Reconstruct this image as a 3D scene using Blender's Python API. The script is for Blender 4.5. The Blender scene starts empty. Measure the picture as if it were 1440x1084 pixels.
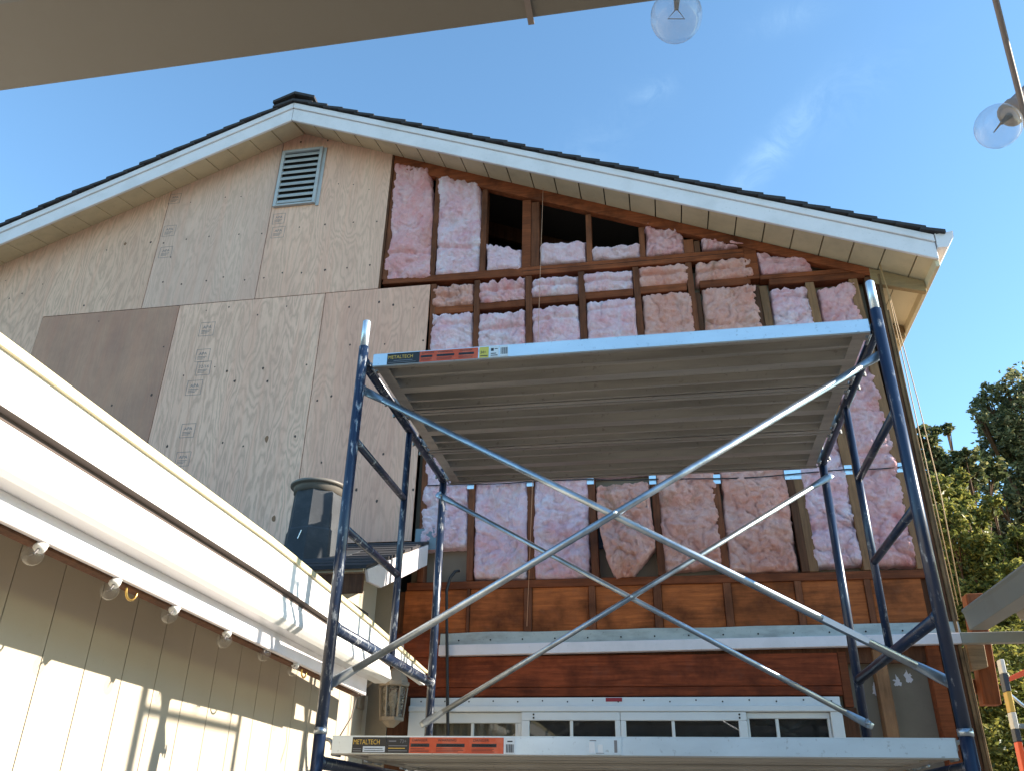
import bpy, bmesh, math, random
from mathutils import Vector, Matrix, noise
random.seed(7)
R = math.radians
scene = bpy.context.scene
COL = scene.collection

# ------------------------------------------------------------------ camera
FPX = 1180.78
CAM = Vector((1.2223, -3.0429, -0.4319))
YAW, PITCH, ROLL = -0.1811, 0.4769, 0.0201
fw = Vector((math.sin(YAW)*math.cos(PITCH), math.cos(YAW)*math.cos(PITCH), math.sin(PITCH)))
rt0 = Vector((math.cos(YAW), -math.sin(YAW), 0)); up0 = rt0.cross(fw)
rt = rt0*math.cos(ROLL)+up0*math.sin(ROLL); up = up0*math.cos(ROLL)-rt0*math.sin(ROLL)
cd = bpy.data.cameras.new('camera'); cam = bpy.data.objects.new('camera', cd); COL.objects.link(cam)
cam.matrix_world = Matrix(((rt.x, up.x, -fw.x, CAM.x), (rt.y, up.y, -fw.y, CAM.y), (rt.z, up.z, -fw.z, CAM.z), (0, 0, 0, 1)))
cd.sensor_fit = 'HORIZONTAL'; cd.sensor_width = 36; cd.lens = FPX/1440*36
cd.clip_start = 0.05; cd.clip_end = 3000
scene.camera = cam
GZ = -1.95                                   # ground level (eye height is about 1.5 m)

# survey helpers: the sight line through a measured point, met with a real plane of the place
def ray(px, py): return fw*FPX+rt*(px-720)+up*(542-py)
def onY(px, py, Y):
    d = ray(px, py); return CAM+d*((Y-CAM.y)/d.y)
def onX(px, py, X):
    d = ray(px, py); return CAM+d*((X-CAM.x)/d.x)
def onZ(px, py, Z):
    d = ray(px, py); return CAM+d*((Z-CAM.z)/d.z)

# ------------------------------------------------------------------ light
SUN_EL, SUN_AZ = R(21.5), R(4.0)             # azimuth from +X towards +Y
sdir = Vector((math.cos(SUN_EL)*math.cos(SUN_AZ), math.cos(SUN_EL)*math.sin(SUN_AZ), math.sin(SUN_EL)))
sl = bpy.data.lights.new('sun', 'SUN'); sl.energy = 5.0; sl.angle = R(0.53); sl.color = (1, .90, .76)
so = bpy.data.objects.new('sun', sl); COL.objects.link(so); so.location = (30, 0, 20)
so.rotation_euler = sdir.to_track_quat('Z', 'Y').to_euler()
w = bpy.data.worlds.new('World'); scene.world = w; w.use_nodes = True
nt = w.node_tree; nt.nodes.clear()
wo = nt.nodes.new('ShaderNodeOutputWorld'); bg = nt.nodes.new('ShaderNodeBackground'); bg.inputs[1].default_value = 0.15
sky = nt.nodes.new('ShaderNodeTexSky'); sky.sky_type = 'NISHITA'; sky.sun_disc = False
sky.sun_elevation = SUN_EL; sky.sun_rotation = R(90)-SUN_AZ; sky.altitude = 50
sky.air_density = 1.0; sky.dust_density = 0.15; sky.ozone_density = 2.2
# faint cirrus streaks, each at its own bearing and height in the sky
tc = nt.nodes.new('ShaderNodeTexCoord')
def wn(op, a, b=None, t='ShaderNodeMath'):
    x = nt.nodes.new(t); x.operation = op
    for i, v in ((0, a), (1, b)):
        if v is None: continue
        if isinstance(v, bpy.types.NodeSocket): nt.links.new(v, x.inputs[i])
        else: x.inputs[i].default_value = v
    return x.outputs['Value'] if 'Value' in x.outputs else x.outputs[0]
def bearing(px, py): return (fw*FPX+rt*(px-720)+up*(542-py)).normalized()
mp = nt.nodes.new('ShaderNodeMapping'); mp.inputs['Scale'].default_value = (9, 9, 9)
cn = nt.nodes.new('ShaderNodeTexNoise'); cn.inputs['Scale'].default_value = 2.2; cn.inputs['Detail'].default_value = 8; cn.inputs['Roughness'].default_value = .7; cn.inputs['Distortion'].default_value = .8
nt.links.new(tc.outputs['Generated'], mp.inputs[0]); nt.links.new(mp.outputs[0], cn.inputs[0])
nr = nt.nodes.new('ShaderNodeMapRange'); nt.links.new(cn.outputs[0], nr.inputs[0]); nr.inputs[1].default_value = .40; nr.inputs[2].default_value = .78
tot = 0.0
for (p0, p1, wid, k) in (((1030, 275), (1165, 125), .016, .34), ((885, 150), (950, 112), .010, .20), ((1060, 40), (1160, 10), .014, .16), ((700, 330), (900, 150), .030, .10), ((1150, 190), (1290, 60), .02, .10)):
    d0, d1 = bearing(*p0), bearing(*p1); c = ((d0+d1)/2).normalized(); ax = (d1-d0).normalized(); ln = (d1-d0).length/2; bx = c.cross(ax).normalized()
    u = wn('DIVIDE', wn('DOT_PRODUCT', tc.outputs['Generated'], ax, 'ShaderNodeVectorMath') if False else wn('SUBTRACT', wn('DOT_PRODUCT', tc.outputs['Generated'], ax, 'ShaderNodeVectorMath'), c.dot(ax)), ln)
    v = wn('DIVIDE', wn('DOT_PRODUCT', tc.outputs['Generated'], bx, 'ShaderNodeVectorMath'), wid)
    fr_ = wn('GREATER_THAN', wn('DOT_PRODUCT', tc.outputs['Generated'], c, 'ShaderNodeVectorMath'), .5)
    e_ = wn('POWER', 2.718, wn('MULTIPLY', wn('ADD', wn('MULTIPLY', u, u), wn('MULTIPLY', v, v)), -1.0))
    tot = wn('ADD', wn('MULTIPLY', wn('MULTIPLY', e_, fr_), k*.40), tot)
mx = nt.nodes.new('ShaderNodeMixRGB'); mx.inputs[2].default_value = (6.2, 6.4, 6.6, 1)
nt.links.new(wn('MULTIPLY', tot, nr.outputs[0]), mx.inputs[0]); nt.links.new(sky.outputs[0], mx.inputs[1])
tn = nt.nodes.new('ShaderNodeMixRGB'); tn.blend_type = 'MULTIPLY'; tn.inputs[0].default_value = 1; tn.inputs[2].default_value = (.82, .995, 1.0, 1)
nt.links.new(mx.outputs[0], tn.inputs[1]); nt.links.new(tn.outputs[0], bg.inputs[0]); nt.links.new(bg.outputs[0], wo.inputs[0])
scene.view_settings.view_transform = 'Standard'; scene.view_settings.look = 'None'
scene.view_settings.exposure = 1.35; scene.view_settings.gamma = 1; scene.view_settings.use_curve_mapping = False

# ------------------------------------------------------------------ mesh helpers
WL = {}
def P(o): return WL.get(o, Vector((0, 0, 0)))
def tag(o, label=None, cat=None, group=None, kind=None):
    if label: o['label'] = label
    if cat: o['category'] = cat
    if group: o['group'] = group
    if kind: o['kind'] = kind
    return o
def empty(name, loc, label=None, cat=None, group=None):
    o = bpy.data.objects.new(name, None); COL.objects.link(o); o.location = loc; WL[o] = Vector(loc)
    o.empty_display_size = .1
    return tag(o, label, cat, group)
def copy_tree(o, parent=None):
    c = o.copy(); COL.objects.link(c)
    if parent: c.parent = parent
    for ch in list(o.children): copy_tree(ch, c)
    return c

class MB:
    def __init__(s): s.v = []; s.f = []; s.m = []; s.mi = 0
    def add(s, vs, fs):
        n = len(s.v); s.v += [Vector(x) for x in vs]
        for f in fs: s.f.append([n+i for i in f]); s.m.append(s.mi)
        return s
    def box(s, a, b):
        x0, x1 = sorted((a[0], b[0])); y0, y1 = sorted((a[1], b[1])); z0, z1 = sorted((a[2], b[2]))
        return s.add([(x0,y0,z0),(x1,y0,z0),(x1,y1,z0),(x0,y1,z0),(x0,y0,z1),(x1,y0,z1),(x1,y1,z1),(x0,y1,z1)],
                     [(0,3,2,1),(4,5,6,7),(0,1,5,4),(1,2,6,5),(2,3,7,6),(3,0,4,7)])
    def prism(s, poly, ext):
        n = len(poly); e = Vector(ext); poly = [Vector(p) for p in poly]
        nn = Vector((0, 0, 0))
        for i in range(n): nn += poly[i].cross(poly[(i+1) % n])
        if nn.dot(e) > 0: poly = poly[::-1]
        return s.add(poly+[p+e for p in poly], [tuple(range(n)), tuple(range(2*n-1, n-1, -1))]+[(i, i+n, (i+1) % n+n, (i+1) % n) for i in range(n)])
    def tube(s, pts, r, seg=12, caps=True):
        pts = [Vector(p) for p in pts]; n = len(pts); rs = r if isinstance(r, (list, tuple)) else [r]*n
        vs = []; ref = None
        for i, p in enumerate(pts):
            t = (pts[min(i+1, n-1)]-pts[max(i-1, 0)]).normalized()
            if ref is None: ref = t.orthogonal().normalized()
            ref = (ref-t*ref.dot(t)).normalized(); b = t.cross(ref)
            for k in range(seg):
                a = 2*math.pi*k/seg; vs.append(p+(ref*math.cos(a)+b*math.sin(a))*rs[i])
        fs = [(i*seg+k, i*seg+(k+1) % seg, (i+1)*seg+(k+1) % seg, (i+1)*seg+k) for i in range(n-1) for k in range(seg)]
        if caps: fs += [tuple(range(seg-1, -1, -1)), tuple(range((n-1)*seg, n*seg))]
        return s.add(vs, fs)
    def lathe(s, prof, c=(0, 0, 0), seg=24, mat=None):
        c = Vector(c); vs = []; n = len(prof)
        for (r, z) in prof:
            for k in range(seg):
                a = 2*math.pi*k/seg; q = Vector((r*math.cos(a), r*math.sin(a), z))
                if mat: q = mat @ q
                vs.append(c+q)
        fs = [(i*seg+k, i*seg+(k+1) % seg, (i+1)*seg+(k+1) % seg, (i+1)*seg+k) for i in range(n-1) for k in range(seg)]
        fs += [tuple(range(seg-1, -1, -1)), tuple(range((n-1)*seg, n*seg))]
        return s.add(vs, fs)
    def build(s, name, mats, parent=None, bevel=0, smooth=False, local=False, origin=None):
        if not isinstance(mats, (list, tuple)): mats = [mats]
        me = bpy.data.meshes.new(name)
        if local: off = Vector((0, 0, 0))
        elif parent: off = P(parent)
        elif origin is not None: off = Vector(origin)
        else:
            xs = [q.x for q in s.v]; ys = [q.y for q in s.v]; zs = [q.z for q in s.v]
            off = Vector(((min(xs)+max(xs))/2, (min(ys)+max(ys))/2, min(zs)))
        me.from_pydata([q-off for q in s.v], [], s.f)
        for m in mats: me.materials.append(m)
        me.polygons.foreach_set('material_index', s.m)
        if smooth: me.polygons.foreach_set('use_smooth', [True]*len(me.polygons))
        me.update()
        o = bpy.data.objects.new(name, me); COL.objects.link(o)
        if parent: o.parent = parent; WL[o] = P(parent)
        else: o.location = off; WL[o] = off.copy()
        if bevel:
            b = o.modifiers.new('bevel', 'BEVEL'); b.width = bevel; b.segments = 1; b.limit_method = 'ANGLE'; b.angle_limit = R(40)
        if smooth == 'auto':
            me.polygons.foreach_set('use_smooth', [True]*len(me.polygons))
        return o

def text_mesh(mb, txt, size, origin, ux, uz, align='LEFT', squeeze=1.0, lift=0.0):
    """flat lettering laid on a real surface; ux = reading direction, uz = up of letters"""
    cu = bpy.data.curves.new('t', 'FONT'); cu.body = txt; cu.size = size; cu.align_x = align; cu.resolution_u = 2
    o = bpy.data.objects.new('t', cu); COL.objects.link(o)
    dg = bpy.context.evaluated_depsgraph_get(); me = bpy.data.meshes.new_from_object(o.evaluated_get(dg))
    ux = Vector(ux).normalized(); uz = Vector(uz).normalized(); nrm = ux.cross(uz)
    mb.add([Vector(origin)+ux*(v.co.x*squeeze)+uz*v.co.y+nrm*lift for v in me.vertices], [tuple(p.vertices) for p in me.polygons])
    bpy.data.objects.remove(o); bpy.data.curves.remove(cu); bpy.data.meshes.remove(me)

# ------------------------------------------------------------------ material helpers
def srgb(r, g, b):
    f = lambda c: (c/12.92 if c <= .04045 else ((c+.055)/1.055)**2.4)
    return (f(r/255), f(g/255), f(b/255), 1)
class NT:
    def __init__(s, name):
        s.m = bpy.data.materials.new(name); s.m.use_nodes = True; s.t = s.m.node_tree
        s.b = s.t.nodes['Principled BSDF']; s.out = s.t.nodes['Material Output']
    def n(s, t, **kw):
        x = s.t.nodes.new(t)
        for k, v in kw.items():
            if k in x.inputs: x.inputs[k].default_value = v
            else: setattr(x, k, v)
        return x
    def l(s, a, b): s.t.links.new(a, b)
    def coord(s, scale=(1, 1, 1), kind='Object', loc=(0, 0, 0), rot=(0, 0, 0)):
        t = s.n('ShaderNodeTexCoord'); m = s.n('ShaderNodeMapping'); m.inputs['Scale'].default_value = scale
        m.inputs['Location'].default_value = loc; m.inputs['Rotation'].default_value = rot
        s.l(t.outputs[kind], m.inputs[0]); return m.outputs[0]
    def noise(s, vec, scale, detail=4, rough=.55, dist=0):
        x = s.n('ShaderNodeTexNoise'); x.inputs['Scale'].default_value = scale; x.inputs['Detail'].default_value = detail
        x.inputs['Roughness'].default_value = rough; x.inputs['Distortion'].default_value = dist
        if vec is not None: s.l(vec, x.inputs['Vector'])
        return x.outputs['Fac']
    def ramp(s, fac, stops):
        x = s.n('ShaderNodeValToRGB'); e = x.color_ramp.elements
        while len(e) < len(stops): e.new(.5)
        for q, (p, c) in zip(e, stops):
            q.position = p; q.color = c if len(c) == 4 else (*c, 1)
        s.l(fac, x.inputs[0]); return x.outputs[0]
    def mix(s, fac, a, b, blend='MIX'):
        x = s.n('ShaderNodeMixRGB'); x.blend_type = blend
        for i, v in ((0, fac), (1, a), (2, b)):
            if isinstance(v, bpy.types.NodeSocket): s.l(v, x.inputs[i])
            else: x.inputs[i].default_value = v
        return x.outputs[0]
    def math(s, op, a, b=0.0, c=None):
        x = s.n('ShaderNodeMath'); x.operation = op
        for i, v in ((0, a), (1, b), (2, c)):
            if v is None: continue
            if isinstance(v, bpy.types.NodeSocket): s.l(v, x.inputs[i])
            else: x.inputs[i].default_value = v
        return x.outputs[0]
    def bump(s, h, strength=.3, dist=.01):
        x = s.n('ShaderNodeBump'); x.inputs['Strength'].default_value = strength; x.inputs['Distance'].default_value = dist
        s.l(h, x.inputs['Height']); s.l(x.outputs[0], s.b.inputs['Normal'])
    def done(s, color=None, rough=.6, metal=0, spec=None):
        if color is not None:
            if isinstance(color, bpy.types.NodeSocket): s.l(color, s.b.inputs['Base Color'])
            else: s.b.inputs['Base Color'].default_value = color
        if isinstance(rough, bpy.types.NodeSocket): s.l(rough, s.b.inputs['Roughness'])
        else: s.b.inputs['Roughness'].default_value = rough
        s.b.inputs['Metallic'].default_value = metal
        if spec is not None: s.b.inputs['Specular IOR Level'].default_value = spec
        return s.m
def bw(v): return (v, v, v, 1)
def scl(c, k): return (min(c[0]*k, 1), min(c[1]*k, 1), min(c[2]*k, 1), 1)

def wood(name, col, axis='Z', var=.5, stain=.5, rough=.8):
    n = NT(name); st = {'X': (.6, 9, 9), 'Y': (9, .6, 9), 'Z': (9, 9, .6)}[axis]
    oi = n.n('ShaderNodeObjectInfo')
    v = n.coord(st); off = n.n('ShaderNodeVectorMath'); off.operation = 'ADD'; n.l(v, off.inputs[0])
    cb = n.n('ShaderNodeCombineXYZ'); n.l(n.math('MULTIPLY', oi.outputs['Random'], 37.0), cb.inputs[0]); n.l(n.math('MULTIPLY', oi.outputs['Random'], 91.0), cb.inputs[2])
    n.l(cb.outputs[0], off.inputs[1]); v = off.outputs[0]
    g = n.noise(v, 6, 6, .6, .4)
    f = n.noise(v, 30, 3, .6)
    c = n.ramp(g, [(.3, scl(col, 1-var)), (.5, col), (.72, scl(col, 1+var))])
    c = n.mix(n.ramp(f, [(.35, bw(.0)), (.75, bw(.35))]), c, scl(col, .45))
    blot = n.noise(n.coord((2.2, 2.2, 2.2), loc=(3, 1, 7)), 2.0, 5, .6)
    c = n.mix(n.ramp(blot, [(.45, bw(0)), (.70, bw(min(1, stain*1.25)))]), c, scl(col, .26))
    sp_ = n.noise(n.coord((1.2, 1.2, 1.2), loc=(1, 5, 2)), 7, 6, .7)
    c = n.mix(n.ramp(sp_, [(.55, bw(0)), (.68, bw(.35))]), c, (col[0]*.55+.02, col[1]*.6+.018, col[2]*.7+.016, 1))
    rnd = n.n('ShaderNodeMapRange'); n.l(oi.outputs['Random'], rnd.inputs[0]); rnd.inputs[3].default_value = .82; rnd.inputs[4].default_value = 1.35
    hsv = n.n('ShaderNodeHueSaturation'); hsv.inputs['Saturation'].default_value = 1.08; n.l(c, hsv.inputs['Color']); n.l(rnd.outputs[0], hsv.inputs['Value'])
    n.bump(n.math('ADD', g, f), .35, .004)
    return n.done(hsv.outputs[0], rough, spec=.25)

def plywood(name, col, seed, knots=(), contrast=1.0, pink=0.0, dirt=0.0):
    """rotary-cut face veneer: contour grain that swirls round the knots; coordinates are metres on the wall"""
    n = NT(name)
    v = n.coord((2.9, 1, .42), loc=(seed*3.7, 0, seed*1.3))
    N = n.math('ADD', n.noise(v, 1.0, 4, .5, .35), n.math('MULTIPLY', n.noise(n.coord((9, 1, 2.6), loc=(seed, 0, 1)), 1.6, 3, .6), .10))
    col = (min(col[0]*1.30, 1), col[1]*1.09, col[2]*1.01, 1)
    geo = n.n('ShaderNodeTexCoord')
    for (kx, kz, s) in knots:
        d = n.n('ShaderNodeVectorMath'); d.operation = 'SUBTRACT'; n.l(geo.outputs['Object'], d.inputs[0]); d.inputs[1].default_value = (kx, 0, kz)
        sc = n.n('ShaderNodeVectorMath'); sc.operation = 'MULTIPLY'; n.l(d.outputs[0], sc.inputs[0]); sc.inputs[1].default_value = (1/s, 0, .55/s)
        ln = n.n('ShaderNodeVectorMath'); ln.operation = 'LENGTH'; n.l(sc.outputs[0], ln.inputs[0])
        g = n.math('POWER', 2.718, n.math('MULTIPLY', n.math('MULTIPLY', ln.outputs['Value'], ln.outputs['Value']), -1.0))
        N = n.math('ADD', N, n.math('MULTIPLY', g, .085))
    ph = n.math('SINE', n.math('MULTIPLY', N, 165.0))
    broad = n.noise(n.coord((1.6, 1, .5), loc=(seed, 0, 5)), 1.4, 4, .6)
    fib = n.noise(n.coord((110, 1, 2.2), loc=(seed, 0, 0)), 1.0, 3, .6)
    lam = n.noise(n.coord((14, 1, .5), loc=(seed*2, 0, 0)), 1.0, 2, .5)
    lo, hi = scl(col, 1-.17*contrast), scl(col, 1+.10*contrast)
    c = n.ramp(ph, [(-.0, hi), (.55, col), (1.0, lo)])
    mr = n.n('ShaderNodeMapRange'); n.l(ph, mr.inputs[0]); mr.inputs[1].default_value = -1; mr.inputs[2].default_value = 1
    c = n.ramp(mr.outputs[0], [(.0, hi), (.5, col), (.8, scl(col, 1-.07*contrast)), (1, lo)])
    c = n.mix(n.ramp(fib, [(.42, bw(0)), (.8, bw(.32))]), c, scl(col, .55))
    c = n.mix(n.ramp(lam, [(.5, bw(0)), (.62, bw(.28))]), c, (col[0]*1.02, col[1]*.82, col[2]*.78, 1))
    c = n.mix(n.ramp(broad, [(.35, bw(.42)), (.65, bw(0))]), c, (col[0]*.74, col[1]*.70, col[2]*.70, 1))
    pink = pink+.10
    if pink: c = n.mix(n.ramp(n.noise(n.coord((3, 1, .4), loc=(0, 0, seed)), 1.3, 4), [(.35, bw(pink)), (.7, bw(pink*.25))]), c, (.42, .17, .14, 1))
    if dirt: c = n.mix(n.ramp(n.noise(n.coord((1.5, 1, 1.2), loc=(9, 0, seed)), 1.6, 6, .65), [(.4, bw(0)), (.68, bw(dirt))]), c, (.085, .06, .08, 1))
    n.bump(n.math('ADD', fib, n.math('MULTIPLY', mr.outputs[0], .35)), .25, .003)
    return n.done(c, .85, spec=.2)

def painted(name, col, rough=.5, dirt=.25, dcol=(.18, .15, .12, 1), scale=3, streak=(1, 1, 1), bumpk=.08):
    n = NT(name); a = n.noise(n.coord(streak), scale, 8, .65); b = n.noise(n.coord((1, 1, 1)), scale*14, 4, .6)
    c = n.mix(n.ramp(a, [(.46, bw(0)), (.78, bw(dirt))]), col, dcol)
    c = n.mix(n.ramp(b, [(.64, bw(0)), (.72, bw(dirt*.9))]), c, dcol)
    n.bump(b, bumpk, .002)
    return n.done(c, rough)

def galv(name, col, rough=.38, metal=.85, var=.35, scale=9, streak=(1, 1, 1)):
    n = NT(name); a = n.noise(n.coord(streak), scale, 6, .65); b = n.noise(n.coord(), scale*9, 3, .6)
    c = n.ramp(a, [(.3, scl(col, 1-var)), (.55, col), (.75, scl(col, 1+var*.6))])
    c = n.mix(n.ramp(b, [(.62, bw(0)), (.72, bw(.35))]), c, (.10, .085, .07, 1))
    r = n.n('ShaderNodeMapRange'); n.l(a, r.inputs[0]); r.inputs[3].default_value = rough-.1; r.inputs[4].default_value = rough+.18
    return n.done(c, r.outputs[0], metal)

def flat(name, col, rough=.6, metal=0, spec=None): return NT(name).done(col, rough, metal, spec)

def scaffold_blue(wear=0.0):
    n = NT('blue scaffold paint'); a = n.noise(n.coord(), 9, 7, .7); b = n.noise(n.coord((1, 1, .25)), 55, 4, .65)
    c = n.ramp(n.noise(n.coord(), 3, 4), [(.3, (.006, .013, .036, 1)), (.7, (.012, .026, .062, 1))])
    chip = n.math('MULTIPLY', n.ramp(a, [(.52-wear, bw(0)), (.64-wear, bw(1))]), n.ramp(b, [(.55, bw(0)), (.62, bw(1))]))
    c = n.mix(n.math('MULTIPLY', chip, .8), c, (.42, .44, .46, 1))
    rust = n.ramp(n.noise(n.coord(loc=(4, 4, 4)), 26, 5, .7), [(.66, bw(0)), (.71, bw(.8))])
    c = n.mix(rust, c, (.10, .055, .035, 1))
    n.bump(b, .12, .002)
    return n.done(c, .30, 0, .6)

def insulation(name, a, b, stain, k):
    a = (min(a[0]*1.52, .95), min(a[1]*1.22, .9), min(a[2]*1.14, .9), 1); b = (min(b[0]*1.50, .96), min(b[1]*1.28, .92), min(b[2]*1.18, .94), 1)
    n = NT(name); oi = n.n('ShaderNodeObjectInfo')
    off = n.n('ShaderNodeVectorMath'); off.operation = 'ADD'
    cb = n.n('ShaderNodeCombineXYZ'); n.l(n.math('MULTIPLY', oi.outputs['Random'], 50.0), cb.inputs[0]); n.l(n.math('MULTIPLY', oi.outputs['Random'], 31.0), cb.inputs[2])
    n.l(n.coord((1, 1, .8)), off.inputs[0]); n.l(cb.outputs[0], off.inputs[1]); v = off.outputs[0]
    big = n.noise(v, 5, 6, .65, .8); fine = n.noise(v, 70, 6, .75, 2.5); mid = n.noise(v, 17, 6, .7, 3.0)
    c = n.ramp(big, [(.3, a), (.66, b)])
    c = n.mix(n.ramp(mid, [(.3, bw(.34)), (.48, bw(0))]), c, (a[0]*.92, a[1]*.68, a[2]*.68, 1))
    c = n.mix(n.ramp(fine, [(.34, bw(.3)), (.5, bw(0))]), c, (a[0]*.62, a[1]*.48, a[2]*.50, 1))
    c = n.mix(n.ramp(mid, [(.54, bw(0)), (.74, bw(.38))]), c, (min(b[0]*1.12, .9), min(b[1]*1.2, .88), min(b[2]*1.15, .88), 1))
    st = n.noise(v, 3.1, 6, .65, .8)
    c = n.mix(n.ramp(st, [(.56, bw(0)), (.72, bw(k))]), c, stain)
    n.bump(n.math('ADD', fine, n.math('MULTIPLY', mid, 1.6)),   .8, .017)
    n.b.inputs['Subsurface Weight'].default_value = 0
    return n.done(c, .95, spec=.05)

def glass(name, tint=(1, 1, 1, 1), dust=.06, ior=1.45):
    n = NT(name); tr = n.n('ShaderNodeBsdfTransparent'); tr.inputs[0].default_value = tint
    gl = n.n('ShaderNodeBsdfGlossy'); gl.inputs['Roughness'].default_value = .02
    fr = n.n('ShaderNodeFresnel'); fr.inputs[0].default_value = ior
    ge = n.n('ShaderNodeNewGeometry'); ff = n.math('MULTIPLY', fr.outputs[0], n.math('SUBTRACT', 1.0, ge.outputs['Backfacing']))
    m1 = n.n('ShaderNodeMixShader'); n.l(ff, m1.inputs[0]); n.l(tr.outputs[0], m1.inputs[1]); n.l(gl.outputs[0], m1.inputs[2])
    df = n.n('ShaderNodeBsdfDiffuse'); df.inputs[0].default_value = (.6, .57, .5, 1)
    m2 = n.n('ShaderNodeMixShader'); n.l(n.ramp(n.noise(n.coord(), 30, 4), [(.3, bw(dust*.4)), (.8, bw(dust*2))]), m2.inputs[0])
    n.l(m1.outputs[0], m2.inputs[1]); n.l(df.outputs[0], m2.inputs[2]); n.l(m2.outputs[0], n.out.inputs[0])
    return n.m

def leaf(name, c1, c2, c3):
    n = NT(name); g = n.n('ShaderNodeNewGeometry')
    c = n.ramp(g.outputs['Random Per Island'], [(0, c1), (.55, c2), (1, c3)])
    n.l(c, n.b.inputs['Base Color']); n.b.inputs['Roughness'].default_value = .45
    t = n.n('ShaderNodeBsdfTranslucent'); n.l(c, t.inputs[0]); m = n.n('ShaderNodeMixShader'); m.inputs[0].default_value = .5
    n.l(n.b.outputs[0], m.inputs[1]); n.l(t.outputs[0], m.inputs[2]); n.l(m.outputs[0], n.out.inputs[0])
    return n.m

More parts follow.
